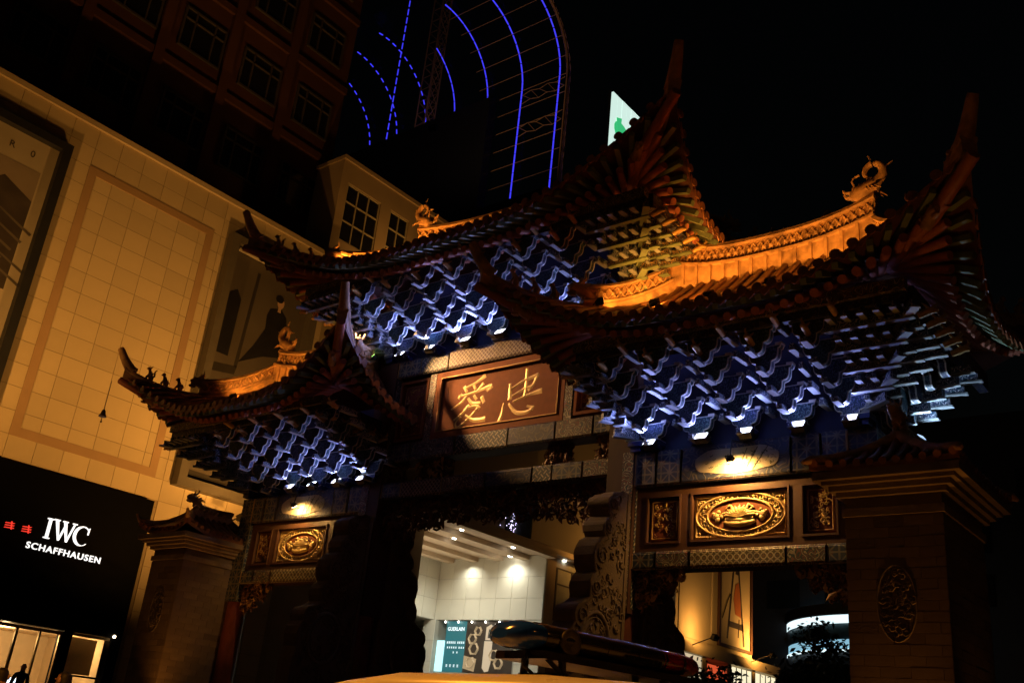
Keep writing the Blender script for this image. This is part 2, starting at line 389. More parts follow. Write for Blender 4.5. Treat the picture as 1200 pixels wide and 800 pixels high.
def leafy(poly, n, y, mats, name, parent, thick=.1, smin=.05, smax=.12, seed=1, back=True, fx=1.0, cx=0.0):
    rnd = random.Random(seed); b = B(); xs = [p[0] for p in poly]; zs = [p[1] for p in poly]; k = 0; tr = 0
    P_ = lambda u, v, d: Vector((cx + fx * u, d, v))
    while k < n and tr < n * 40:
        tr += 1; u = rnd.uniform(min(xs), max(xs)); v = rnd.uniform(min(zs), max(zs))
        if not inside((u, v), poly): continue
        random.seed(rnd.random()); k += 1
        d = y + rnd.uniform(-thick, thick); r = rnd.uniform(smin, smax)
        ax = Vector((math.cos(rnd.uniform(-.6, .6)), math.sin(rnd.uniform(-.8, .8)), 0)).normalized()
        if rnd.random() < .6: curl(b, P_(u, v, d), r, ax, ZA, Vector((0, -1, 0)), r * .26, rnd.uniform(.6, 1.2), m=k % len(mats), seg=7)
        else:
            an = rnd.uniform(0, 6.28); L = r * 1.5; dx, dz = math.cos(an), math.sin(an); p = P_(u, v, d); px = Vector((-dz, 0, dx))
            q = [p - Vector((dx, 0, dz)) * L, p + px * L * .42 + Vector((0, -.03, 0)), p + Vector((dx, -.3, dz)) * L, p - px * L * .42 + Vector((0, -.03, 0)), p + Vector((0, -.06, 0))]
            b.add(q, [(0, 1, 4), (1, 2, 4), (2, 3, 4), (3, 0, 4), (0, 3, 2, 1)], m=k % len(mats))
    o = b.build(name, list(mats), parent); tag(o, kind='stuff'); return o

def rect_frame(x0, x1, z0, z1, wd, y0, y1, m, name, parent):
    b = B(); b.box(x0, x1, y0, y1, z0, z0 + wd); b.box(x0, x1, y0, y1, z1 - wd, z1)
    b.box(x0, x0 + wd, y0, y1, z0 + wd, z1 - wd); b.box(x1 - wd, x1, y0, y1, z0 + wd, z1 - wd)
    return b.build(name, m, parent)
def small_panel(x0, x1, z0, z1, seed, parent, y=-.1):
    b = B(); b.box(x0, x1, y, y + .05, z0, z1); o = b.build('carved_panel', 'redcol', parent)
    rnd = random.Random(seed); b = B()
    b.tube([(x0 + .05, y - .02, z0 + .05), (x1 - .05, y - .02, z0 + .05), (x1 - .05, y - .02, z1 - .05), (x0 + .05, y - .02, z1 - .05), (x0 + .05, y - .02, z0 + .05)], .014, 4)
    for _ in range(46):
        u = rnd.uniform(x0 + .1, x1 - .1); v = z0 + .1 + (z1 - z0 - .2) * rnd.random() ** .9; random.seed(rnd.random())
        curl(b, (u, y - .01, v), rnd.uniform(.025, .06), XA, ZA, Vector((0, -1, 0)), rnd.uniform(.008, .016), rnd.uniform(.6, 1.2), seg=6)
    tag(b.build('carving', 'goldd', o), kind='stuff')
    return o
def oval_panel(xc, hw, z0, z1, parent):
    y = -.1; zc = (z0 + z1) / 2; hh = (z1 - z0) / 2; N = Vector((0, -1, 0))
    b = B(); b.box(xc - hw, xc + hw, y, y + .05, z0, z1); o = b.build('oval_panel', 'goldd', parent)
    el = lambda s_, k=48, d=0: [Vector((xc + hw * s_ * math.cos(6.2832 * i / k), y - d, zc + hh * s_ * 1.02 * math.sin(6.2832 * i / k))) for i in range(k + 1)]
    rnd = random.Random(3); b = B()
    for s_, th in ((.95, .022), (.70, .02)): b.tube(el(s_, 48, .03), th, 5, caps=False)
    b.tube([(xc - hw + .05, y - .02, z0 + .05), (xc + hw - .05, y - .02, z0 + .05), (xc + hw - .05, y - .02, z1 - .05), (xc - hw + .05, y - .02, z1 - .05), (xc - hw + .05, y - .02, z0 + .05)], .018, 4)
    for i in range(44):   # scroll band between the two ovals
        a = 6.2832 * i / 44; p = (xc + hw * .825 * math.cos(a), y - .015, zc + hh * .84 * math.sin(a)); random.seed(i)
        curl(b, p, .062, XA, ZA, N, .017, 1.0, seg=7)
    for i in range(90):
        u = rnd.uniform(-.93, .93); v = rnd.uniform(-.9, .9)
        if u * u + v * v > 1.0: random.seed(i); curl(b, (xc + hw * u, y - .01, zc + hh * v), rnd.uniform(.03, .07), XA, ZA, N, .015, 1.1, seg=7)
    tag(b.build('scroll_border', 'gold', o), kind='stuff')
    b = B(); poly = [(xc + hw * .69 * math.cos(6.2832 * i / 40), zc + hh * .70 * math.sin(6.2832 * i / 40)) for i in range(40)]
    b.prism(poly, lambda u, v, d: Vector((u, d, v)), y - .012, y - .002); b.build('oval_field', 'wood', o)
    b = B(); q = lambda u, v: (xc + hw * u, y - .03, zc + hh * v)
    b.tube([q(-.33, -.28), q(-.2, -.36), q(0, -.4), q(.2, -.36), q(.33, -.28)], [.03, .055, .06, .055, .03], 6)     # bowl
    b.tube([q(-.3, -.16), q(0, -.24), q(.3, -.16)], [.03, .05, .03], 6)
    for i in range(11):   # petals of the lotus
        a = math.pi * (i + .5) / 11; p = Vector(q(0, -.1)); e = Vector(q(.36 * math.cos(a), -.05 + .5 * math.sin(a)))
        b.tube([p, (p * .45 + e * .55) + N * .03, e], [.035, .045, .008], 6)
    for sx in (-1, 1):
        for (u, v, r) in ((.5, 0, .07), (.45, .17, .04), (.47, -.17, .055), (.39, -.05, .04), (.56, .1, .035)): b.ball(q(sx * u, v), (r, .04, r))
        b.tube([q(sx * .2, -.1), q(sx * .33, .12), q(sx * .5, 0)], .018, 5); b.tube([q(sx * .1, .1), q(sx * .2, .45), q(sx * .3, .3)], [.03, .03, .01], 5)
    b.build('lotus_relief', 'gold', o)
    return o

for sx in (-1, 1):
    xa, xb = sorted((sx * 3.82, sx * 7.95)); xc = sx * 5.93
    beam(xa, xb, .24, 4.64, 4.97, [(0, .12, 'p_star'), (.12, .29, 'p_scroll'), (.29, .73, 'p_ring'), (.73, .9, 'p_scroll'), (.9, 1, 'p_star')])
    o = B().box(xa, xb, -.04, .12, 4.975, 6.185).build('panel_board', 'darkwood', arch)
    cols_ = [(xa, xa + .22), (xc - 1.15, xc - .95), (xc + .95, xc + 1.15), (xb - .22, xb)]
    b = B(); b.box(xa, xb, -.17, -.045, 4.975, 5.12); b.box(xa, xb, -.17, -.045, 6.03, 6.185)
    b.build('rail', 'framewood', o)
    for (u, v) in cols_: B().box(u, v, -.168, -.046, 5.121, 6.029).build('stile', 'framewood', o)
    edges = [(xa + .22, xc - 1.15), (xc - .95, xc + .95), (xc + 1.15, xb - .22)]
    for i, (u, v) in enumerate(edges):
        rect_frame(u + .002, v - .002, 5.122, 6.028, .035, -.19, -.10, 'framewood', 'panel_moulding', o)
        if i == 1: oval_panel(xc, .90, 5.165, 5.985, arch)
        else: small_panel(u + .06, v - .06, 5.18, 5.97, i + sx, arch)
    beam(xa, xb, .27, 6.19, TOP, [(0, .11, 'p_star'), (.11, .24, 'p_star'), (.24, .76, 'p_blue'), (.76, .89, 'p_star'), (.89, 1, 'p_star')])
    # cloud-shaped painted medallion with birds and bamboo
    poly = [];
    for i in range(40):
        a = 6.2832 * i / 40; u = .82 * math.copysign(abs(math.cos(a)) ** .7, math.cos(a)); v = .235 * math.copysign(abs(math.sin(a)) ** .75, math.sin(a)) + .015 * math.cos(6 * a)
        poly.append((xc + u, 6.54 + v))
    b = B(); b.prism(poly, lambda u, v, d: Vector((u, d, v)), -.298, -.286); md = b.build('painted_medallion', 'cream', arch)
    b = B(); rnd = random.Random(4)
    for i in range(12):
        u = xc - .62 + rnd.random() * .6; v = 6.54 + rnd.uniform(-.13, .13); s_ = .035
        b.add([(u, -.3, v), (u + s_ * 1.3, -.3, v + s_ * .9), (u + s_ * .9, -.3, v), (u - s_, -.3, v + s_ * .3), (u - s_ * .3, -.3, v - s_ * .5)], [(0, 1, 2), (0, 3, 4), (0, 2, 4)])
    for i in range(3): b.tube([(xc + .05 + .14 * i, -.3, 6.34), (xc + .22 + .2 * i, -.3, 6.74)], .007, 4)
    for i in range(60):
        u = xc + .1 + rnd.random() * .62; v = 6.42 + rnd.random() * .28; an = rnd.uniform(-2.6, -.3); L = .06
        b.add([(u, -.301, v), (u + L * math.cos(an) + .012, -.301, v + L * math.sin(an) * .6), (u + L * 1.4 * math.cos(an), -.301, v + L * 1.4 * math.sin(an) * .6), (u + L * math.cos(an) - .012, -.301, v + L * math.sin(an) * .6 - .008)], [(0, 1, 2, 3)])
    tag(b.build('brush_painting', 'ink', md), kind='stuff')
    # openwork spandrels
    for s2, xe in ((1, xa), (-1, xb)):
        leafy([(0, 4.66), (1.0, 4.66), (.98, 4.5), (.8, 4.42), (.72, 4.27), (.5, 4.2), (.42, 4.08), (.15, 4.02), (0, 3.95)], 190, 0, ('carvewood', 'goldd', 'carvewood'), 'carved_spandrel', arch, .1, .04, .1, 5, fx=s2, cx=xe)

# middle bay
beam(-3.18, 3.18, .25, 6.48, 6.87, [(0, .1, 'p_star'), (.1, .3, 'p_lattice'), (.3, .5, 'p_scroll'), (.5, .7, 'p_blue'), (.7, .78, 'p_fret'), (.78, .9, 'p_star'), (.9, 1, 'p_scroll')])
fr = [(-3.18, 6.5), (3.18, 6.5)] + [(3.18 - 6.36 * i / 30, 5.98 - .16 * abs(math.sin(i * .75)) - .32 * abs(i - 15) / 15 * (1 if abs(i - 15) > 9 else .25)) for i in range(31)]
leafy(fr, 900, 0, ('carvewood', 'darkwood', 'carvewood'), 'carved_fringe', arch, .09, .05, .12, 8)
b = B(); b.box(-3.18, 3.18, -.03, .03, 6.2, 6.48); b.build('fringe_board', 'darkwood', arch)
for (x0, x1, m) in ((-3.18, -2.75, 'carvewood'), (-2.4, -1.2, 'goldd'), (1.35, 2.1, 'carvewood'), (2.75, 3.18, 'carvewood')):
    n = 90; leafy([(x0, 6.88), (x1, 6.88), (x1 - .08, 7.2), (x1, 7.38), (x0, 7.38), (x0 + .08, 7.2)], n, 0, (m, 'carvewood'), 'carved_block', arch, .1, .05, .11, int(x0 * 10))
    B().box(x0 + .1, x1 - .1, .0, .12, 6.871, 7.369).build('carved_block_core', 'darkwood', arch)
beam(-3.18, 3.18, .25, 7.37, 7.81, [(0, .12, 'p_star'), (.12, .34, 'p_scroll'), (.34, .58, 'p_fret'), (.58, .78, 'p_blue'), (.78, .93, 'p_scroll'), (.93, 1, 'p_star')])
beam(-3.18, 3.18, .27, 9.5, CTOP, [(0, .12, 'p_star'), (.12, .26, 'p_fret'), (.26, .74, 'p_lattice'), (.74, .88, 'p_fret'), (.88, 1, 'p_star')])
o = B().box(-3.18, 3.18, -.02, .15, 7.815, 9.495).build('name_board', 'darkwood', arch)
for sx in (-1, 1):
    B().box(*sorted((sx * 1.92, sx * 2.12)), -.2, -.021, 7.82, 9.49).build('painted_strip', 'p_scroll', o)
    x0, x1 = sorted((sx * 2.16, sx * 3.1))
    rect_frame(x0, x1, 7.9, 9.42, .07, -.19, -.025, 'wood', 'panel_moulding', o)
    small_panel(x0 + .1, x1 - .1, 8.0, 9.32, 20 + sx, arch)
rect_frame(-1.9, 1.9, 7.83, 9.48, .15, -.2, -.02, 'wood', 'plaque_frame', o)
rect_frame(-1.745, 1.745, 7.985, 9.325, .02, -.222, -.155, 'goldd', 'gilt_frame', o)
# characters cut into the plaque: strokes as tapered blades (u to the right, v up, in metres about each character's centre)
ZHONG = [[(0, .52, .035), (.01, .1, .045), (-.01, -.12, .03)], [(-.45, .22, .03), (-.43, .02, .05), (-.42, -.1, .055)], [(-.42, .1, .02), (-.1, .24, .03), (.3, .33, .05)],
         [(.3, .33, .045), (.22, .14, .035), (.1, .02, .03)], [(-.35, -.06, .02), (-.05, .05, .03), (.16, .08, .04)],
         [(-.3, -.2, .02), (.1, -.1, .03), (.42, -.06, .06)], [(-.58, -.22, .02), (-.6, -.45, .04), (-.66, -.6, .05)], [(-.42, -.26, .03), (-.2, -.47, .045), (.1, -.5, .04), (.25, -.42, .02)],
         [(.1, -.36, .02), (.24, -.42, .05)]]
AI = [[(-.25, .34, .025), (.08, .44, .03), (.3, .55, .055)], [(-.28, .36, .045), (-.2, .24, .03)], [(0, .38, .04), (.06, .28, .03)], [(.28, .36, .045), (.14, .22, .03)],
      [(-.42, .12, .04), (-.36, .2, .02)], [(-.42, .15, .025), (.1, .2, .03), (.55, .28, .055), (.44, .17, .02)], [(-.2, .12, .025), (-.35, -.02, .03), (-.62, -.14, .02)],
      [(-.12, .05, .03), (.02, -.08, .045), (.25, -.1, .035)], [(.05, .1, .03), (.12, .02, .035)], [(.3, .02, .045), (.36, -.08, .04)],
      [(-.1, -.12, .035), (-.28, -.3, .03), (-.5, -.42, .02)], [(-.15, -.18, .02), (.15, -.16, .035), (.24, -.22, .04)], [(.22, -.2, .03), (-.05, -.44, .03), (-.36, -.62, .025), (-.44, -.5, .02), (-.3, -.38, .02)],
      [(-.15, -.36, .025), (.1, -.5, .045), (.42, -.52, .06)]]
def blade(st):
    n = len(st); L = []; Rr = []
    for i, (u, v, r) in enumerate(st):
        a = st[max(i - 1, 0)]; c = st[min(i + 1, n - 1)]; t = Vector((c[0] - a[0], c[1] - a[1])).normalized(); nn = Vector((-t.y, t.x))
        q = Vector((u, v)) - t * (r * .8 if i == 0 else 0) + t * (r * .8 if i == n - 1 else 0)
        L.append(q + nn * r); Rr.append(q - nn * r)
    return [tuple(p) for p in L + Rr[::-1]]
bd = B().box(-1.70, 1.70, -.135, -.03, 8.03, 9.28).build('plaque', 'wood', o)
for chars, xc, zc, s_ in ((ZHONG, .78, 8.66, 1.0), (AI, -.76, 8.66, .98)):
    q = B()
    for st in chars:
        pts = st
        if len(st) > 2:   # smooth the centre line
            pts = []
            for i in range(len(st) - 1):
                p0 = st[max(i - 1, 0)]; p1 = st[i]; p2 = st[i + 1]; p3 = st[min(i + 2, len(st) - 1)]
                for k in range(4):
                    t = k / 4; pts.append(tuple(.5 * ((2 * p1[j]) + (-p0[j] + p2[j]) * t + (2 * p0[j] - 5 * p1[j] + 4 * p2[j] - p3[j]) * t * t + (-p0[j] + 3 * p1[j] - 3 * p2[j] + p3[j]) * t ** 3) for j in range(3)))
            pts.append(st[-1])
        pts = [(u * s_, v * s_, r * s_ * 1.05 + .006) for u, v, r in pts]; p2 = blade(pts); h = len(p2) // 2; dd = random.uniform(0, .005)
        V = lambda p, d: Vector((xc + p[0], -.134 - d, zc + p[1]))
        L_ = [V(p, 0) for p in p2[:h]]; R_ = [V(p, 0) for p in p2[:h - 1:-1]]; C_ = [V(pts[i], .010 + dd) for i in range(h)]
        n = h; fs = [(i, i + 1, 2 * n + i + 1, 2 * n + i) for i in range(n - 1)] + [(n + i, 2 * n + i, 2 * n + i + 1, n + i + 1) for i in range(n - 1)] + [(0, 2 * n, n), (n - 1, 2 * n - 1, 3 * n - 1)] + [(i, n + i, n + i + 1, i + 1) for i in range(n - 1)]
        q.add(L_ + R_ + C_, fs)
    q.build('gilded_character', 'gold', o)

# ---------------------------------------------------------------- bracket sets
STEP, RISE, T = .41, .195, 5
def arm_mesh(name, L, c1):
    q = L / .36
    half = [(.055, 0), (.10 * q, .008), (.135 * q, .03), (.16 * q, .075), (.168 * q, .13), (.172 * q, .185), (.205 * q, .195), (.25 * q, .205), (.285 * q, .23), (.31 * q, .28), (.318 * q, .34), (.322 * q, .40), (L, .405), (L + .02, .46)]
    poly = half + [(-u, v) for u, v in half[::-1]]
    b = B(); ys = (-.065, -.04, .04, .065); n = len(poly)
    for i in range(n):
        p, q2 = poly[i], poly[(i + 1) % n]
        for k in range(3):
            b.add([(p[0], ys[k], p[1]), (q2[0], ys[k], q2[1]), (q2[0], ys[k + 1], q2[1]), (p[0], ys[k + 1], p[1])], [(0, 1, 2, 3)], 1 if k == 1 else 0)
    inn = []
    for i in range(n):
        p = Vector(poly[i]); a = Vector(poly[i - 1]); c = Vector(poly[(i + 1) % n])
        t = (c - a).normalized(); nn = Vector((-t.y, t.x)); inn.append(p + nn * .017)
    for yy in (ys[0], ys[3]):
        vs = [(p[0], yy, p[1]) for p in poly] + [(p.x, yy, min(max(p.y, .01), .445)) for p in inn]
        b.add(vs, [(i, (i + 1) % n, (i + 1) % n + n, i + n) for i in range(n)], 0); 
        h = n // 2
        b.add(vs[n:], [(i, i + 1, n - 2 - i, n - 1 - i) for i in range(h - 1)], 1)
    for s_ in (-1, 1): b.box(s_ * (L - .03) - .06, s_ * (L - .03) + .06, -.07, .07, .462, .50, 0)
    return b.mesh(name, ['white', c1])
ARM = [arm_mesh('bracket_arm', .32, 'field_blue'), arm_mesh('bracket_arm', .32, 'field_teal')]
b = B(); b.box(-.05, .05, -.2, .2, .0, .025, 0); b.box(-.035, .035, -.19, .19, .026, .13, 1)
PLANK = b.mesh('bracket_plank', ['pale', 'bluescroll'])
b = B(); b.box(-.05, .05, 0, 1, .0, .03, 0); b.box(-.04, .04, 0, .96, .031, .15, 1)
LONG = b.mesh('bracket_plank', ['pale', 'bluescroll'])
LONG_LIT = b.mesh('bracket_plank', ['rafter_green', 'amber_scroll'])  # green-gold copy of the planks, amber light put into its colours
b = B(); b.box(-.11, .11, -.11, .11, 0, .1, 0); b.box(-.15, .15, -.15, .15, .1, .2, 0); b.box(-.152, .152, -.152, .152, .185, .201, 1)
BLOCK = b.mesh('bracket_set', ['blue', 'white'])
b = B()   # carved beast nose
b.tube([(0, .12, .02), (0, 0, .06), (0, -.1, .08), (0, -.17, .05)], [.05, .06, .055, .03], 6)
b.tube([(0, -.1, .12), (0, -.17, .16), (0, -.14, .21)], [.03, .022, .01], 5)
for s_ in (-1, 1): b.tube([(s_ * .03, -.05, .1), (s_ * .06, 0, .16), (s_ * .05, .05, .2)], [.02, .016, .006], 4)
NOSE = b.mesh('beast_nose', ['goldd'])
def bracket_row(xs, z0):
    for i, x in enumerate(xs):
        p = link('bracket_set', BLOCK, arch, Matrix.Translation((x, -.27, z0 + .005))); jr = random.Random(int(x * 100) + int(z0))
        for k in range(T):
            y = -.08 - STEP * k
            link('arm', ARM[(k + i) % 2], p, Matrix.Translation((jr.gauss(0, .014), y + jr.gauss(0, .012), .06 + RISE * k)) @ Matrix.Rotation(jr.gauss(0, .035), 4, 'Z') @ Matrix.Diagonal((jr.uniform(.92, 1.06), 1, jr.uniform(.94, 1.04), 1)))
            link('plank', PLANK, p, Matrix.Translation((.48 + jr.gauss(0, .02), y + .1 + jr.gauss(0, .03), .40 + RISE * k)) @ Matrix.Rotation(jr.gauss(0, .05), 4, 'Z') @ Matrix.Diagonal((jr.uniform(.7, 1.2), jr.uniform(.8, 1.25), 1, 1)))
        for k in range(T): link('nose_plank', PLANK, p, Matrix.Translation((0, -.08 - STEP * k - .13, .02 + RISE * k)) @ Matrix.Diagonal((1.1, .75, .75, 1)))
        link('beast_nose', NOSE, p, Matrix.Translation((.48, -.08 - STEP * (T - 1) - .3, .42 + RISE * (T - 1))))
        link('beast_nose', NOSE, p, Matrix.Translation((0, -.08 - STEP * (T - 1) - .2, .2 + RISE * (T - 1))))
def corner(x, sx, z0, stepx, gold=False, inner=False):
    """planks crossing at an outer corner, all five tiers, and the diagonal ones"""
    p = link('corner_bracket_set', BLOCK, arch, Matrix.Translation((x, -.27, z0 + .005)))
    Lg = LONG_LIT if gold else LONG
    for k in range(T):
        z = .22 + RISE * k; ex = stepx * k + (.05 if inner else .25); ey = -.08 - STEP * k
        for j in range(k + 1):
            yj = -.08 - STEP * j; xj = sx * (.2 + stepx * j)
            m = Matrix.Translation((0, yj, z)) @ Matrix.Rotation(-sx * math.pi / 2, 4, 'Z') @ Matrix.Diagonal((1, ex + .18, 1, 1)); link('plank', Lg, p, m)
            m = Matrix.Translation((xj, .27, z + .1)) @ Matrix.Rotation(math.pi, 4, 'Z') @ Matrix.Diagonal((1, -(ey - .27 - .3), 1, 1)); link('plank', LONG, p, m)
        d = Vector((sx * (ex + .3), ey - .3, 0)); L = d.length
        m = Matrix.Translation((0, 0, z + .03)) @ Matrix.Rotation(math.atan2(d.y, d.x) - math.pi / 2, 4, 'Z') @ Matrix.Diagonal((1.3, L, 1.1, 1)); link('diagonal_plank', Lg, p, m)
        # end-wall planks behind the corner
        for yy in () if inner else ((.55, 1.0) if k > 0 else (.55,)):
            m = Matrix.Translation((0, .27 + yy, z)) @ Matrix.Rotation(-sx * math.pi / 2, 4, 'Z') @ Matrix.Diagonal((1, ex + .35, 1, 1)); link('plank', Lg, p, m)
            link('arm', ARM[k % 2], p, Matrix.Translation((sx * (.2 + stepx * k), .27 + yy - .3, z - .1)) @ Matrix.Rotation(math.pi / 2, 4, 'Z'))
        if k == T - 1:
            for j in range(T): link('beast_nose', NOSE, p, Matrix.Translation((sx * (ex + .35), -.08 - STEP * j, z)) @ Matrix.Rotation(sx * math.pi / 2, 4, 'Z'))
for sx in (-1, 1):
    bracket_row([sx * (4.32 + .96 * i) - .1 for i in range(-1 if sx < 0 else 0, 5 if sx > 0 else 4)], TOP)
    corner(sx * 8.25, sx, TOP, .25); corner(sx * 3.85, -sx, TOP, .03, inner=True)
    x0, x1 = sorted((sx * 3.3, sx * 8.4))
    B().box(x0, x1, -.12, .12, TOP + .002, 8.9).build('bracket_back_board', 'backboard', arch)
    xo = sx * (8.25 + 1.35); xi = sx * 3.55; a_, c_ = sorted((xo, xi))
    B().box(a_, c_, -2.12, -1.98, 8.16, 8.30).build('eave_purlin', 'p_blue', arch)
    B().box(a_ - .02, c_ + .02, -2.2, -2.04, 8.305, 8.50).build('eave_purlin', 'p_scroll', arch)
    for xx in (xo, xi): B().box(xx - .08, xx + .08, -1.97, 2.1, 8.1, 8.44).build('eave_purlin', 'p_blue', arch)
bracket_row([-2.95 + .965 * i for i in range(7)], CTOP)
corner(-CX, -1, CTOP, .25); corner(CX, 1, CTOP, .25, gold=True)  # gold: these planks are coloured as if lit amber
B().box(-3.6, 3.6, -.12, .12, CTOP + .002, 11.9).build('bracket_back_board', 'backboard', arch)
B().box(-4.9, 4.9, -2.12, -1.98, 11.2, 11.34).build('eave_purlin', 'p_blue', arch)
B().box(-4.92, 4.92, -2.2, -2.04, 11.345, 11.52).build('eave_purlin', 'p_scroll', arch)
for xx in (-4.9, 4.9): B().box(xx - .08, xx + .08, -1.97, 2.1, 11.15, 11.48).build('eave_purlin', 'p_blue', arch)

# ---------------------------------------------------------------- roofs
CYL = B().tube([(0, 0, 0), (0, 0, 1)], .075, 10).mesh('rafter', ['rafter_end'])
SQ = B().box(-.05, .05, -.05, .05, 0, 1).mesh('flying_rafter', ['rafter_green'])
class Roof:
    def __init__(s, c, W, Lr, Y0, ze, zr, lift, fx=.13): s.fx = fx; s.c, s.W, s.Lr, s.Y0, s.ze, s.zr, s.lift = c, W, Lr, Y0, ze, zr, lift
    def s2(s, x, y): return abs(y) / s.Y0, max(0, (abs(x) - s.Lr) / (s.W - s.Lr))
    def P(s, x, y, dz=0):
        sf, ss = s.s2(x, y); q = max(sf, ss); e = min(q, 1)
        g = .45 * q + .55 * (1 - (1 - e) ** 2)
        s3 = max(0, (abs(x) - .2 * s.W) / (.8 * s.W)); mn = min(sf, s3) if sf < 1.2 else s3
        mm = min(sf, max(ss, 0))
        z = s.zr - (s.zr - s.ze) * g + s.lift * min(min(sf, 1) , min(s3, 1)) ** 2.3 * (1.0)
        return Vector((s.c + x * (1 + s.fx * mm ** 2), y * (1 + .12 * mm ** 2), z + dz))
def dragon(parent, p, sx, sc=1.0):
    """ridge-end dragon: a scaly body rising into a curled tail, with a biting head and fins"""
    b = B(); p = Vector(p); V = lambda u, v, w_=0: p + Vector((sx * u * sc, w_ * sc, v * sc))
    b.tube([V(-.42, .0), V(-.3, .12), V(-.1, .22), V(.06, .3)], [.16 * sc, .2 * sc, .19 * sc, .15 * sc], 8)
    pts = []; rad = []
    for i in range(17):
        a = -1.2 + i * .36; q = .25 - .006 * i; pts.append(V(.02 + q * math.cos(a), .62 + q * 1.05 * math.sin(a))); rad.append((.115 - .0048 * i) * sc)
    b.tube([V(-.02, .2)] + pts, [.17 * sc] + rad, 8)
    for i in (4, 8, 12):
        a = -1.2 + i * .36; e = Vector((math.cos(a), math.sin(a))); c0 = V(.02 + .3 * e.x, .62 + .32 * e.y)
        b.tube([c0, V(.02 + .46 * e.x - .05 * e.y, .62 + .47 * e.y + .05 * e.x)], [.035 * sc, .006 * sc], 5)
    for v, u in ((.08, -.58), (.2, -.6)): b.tube([V(-.4, v + .0), V(u, v + .05), V(u - .06, v + .14)], [.06 * sc, .05 * sc, .015 * sc], 6)
    for s_ in (-1, 1):
        b.ball(V(-.38, .24, s_ * .12), .035 * sc); b.tube([V(-.34, .26, s_ * .1), V(-.4, .42, s_ * .14), V(-.33, .52, s_ * .16)], [.03 * sc, .024 * sc, .006 * sc], 5)
        for j in range(4): b.tube([V(-.1 + .07 * j, .18, s_ * .16), V(-.02 + .09 * j, .06, s_ * .2)], [.03 * sc, .008 * sc], 4)
    return b.build('ridge_dragon', 'ridge', parent)
def beast(parent, p, d, sc=1.0):
    b = B(); p = Vector(p); d = Vector(d).normalized(); n = Vector((-d.y, d.x, 0)); V = lambda u, v, w_=0: p + d * u * sc + Vector((0, 0, v * sc)) + n * w_ * sc
    b.tube([V(-.22, .02), V(-.1, .14), V(.06, .22), V(.18, .26), V(.3, .22)], [.12 * sc, .15 * sc, .14 * sc, .12 * sc, .07 * sc], 8)
    b.tube([V(.14, .12), V(.26, .1), V(.33, .12)], [.07 * sc, .05 * sc, .03 * sc], 6)
    for s_ in (-1, 1):
        b.tube([V(.08, .32, s_ * .06), V(-.04, .44, s_ * .1), V(-.02, .56, s_ * .12)], [.04 * sc, .03 * sc, .008 * sc], 5)
        b.ball(V(.2, .33, s_ * .08), .035 * sc)
        for j in range(4): b.tube([V(-.05 - .05 * j, .2, s_ * .1), V(-.2 - .06 * j, .3 - .05 * j, s_ * .15)], [.035 * sc, .006 * sc], 4)
    for j in range(5): b.tube([V(.1 - .08 * j, .34 - .03 * j), V(.02 - .1 * j, .5 - .05 * j)], [.035 * sc, .006 * sc], 4)
    return b.build('ridge_beast', 'ridge', parent)
def figure(parent, p, d, kind):
    b = B(); p = Vector(p); d = Vector(d).normalized(); n = Vector((-d.y, d.x, 0)); V = lambda u, v, w_=0: p + d * u + Vector((0, 0, v)) + n * w_
    b.tube([V(-.05, -.03), V(-.04, .1), V(.0, .2), V(.03, .27)], [.07, .075, .055, .04], 6); b.ball(V(.05, .31), .055)
    b.tube([V(.05, .3), V(.12, .29)], [.035, .015], 5)
    for s_ in (-1, 1): b.tube([V(.03, .14, s_ * .04), V(.08, .05, s_ * .05), V(.09, -.03, s_ * .05)], .022, 5)
    if kind: 
        b.tube([V(-.05, .08), V(-.13, .16), V(-.12, .28), V(-.17, .36)], [.03, .03, .025, .008], 5); b.tube([V(.0, .35), V(-.04, .42)], [.02, .005], 4)
        b.tube([V(-.02, .2), V(-.16, .24)], [.03, .005], 4)
    else: b.tube([V(-.06, .05), V(-.12, .12), V(-.08, .2)], [.03, .025, .01], 5)
    return b.build('ridge_figure', 'ridge', parent)
def lattice(b, path, z0, z1, y_off, m=0, stepn=1):
    """interlaced diagonal bars in the pierced band of a ridge"""
    for i in range(0, len(path) - 1, stepn):
        p, q = Vector(path[i]), Vector(path[min(i + stepn, len(path) - 1)]); t = (q - p); t.z = 0; n = Vector((0, 0, 1)).cross(t).normalized()
        for s_ in (-1, 1):
            o = n * y_off * s_
            b.tube([p + o + Vector((0, 0, z0)), (p + q) / 2 + o * 1.15 + Vector((0, 0, (z0 + z1) / 2)), q + o + Vector((0, 0, z1))], .022, 4)
            b.tube([p + o + Vector((0, 0, z1)), (p + q) / 2 + o * .9 + Vector((0, 0, (z0 + z1) / 2)), q + o + Vector((0, 0, z0))], .022, 4)
            b.ball((p + q) / 2 + o + Vector((0, 0, (z0 + z1) / 2)), .05, n=6, k=4)

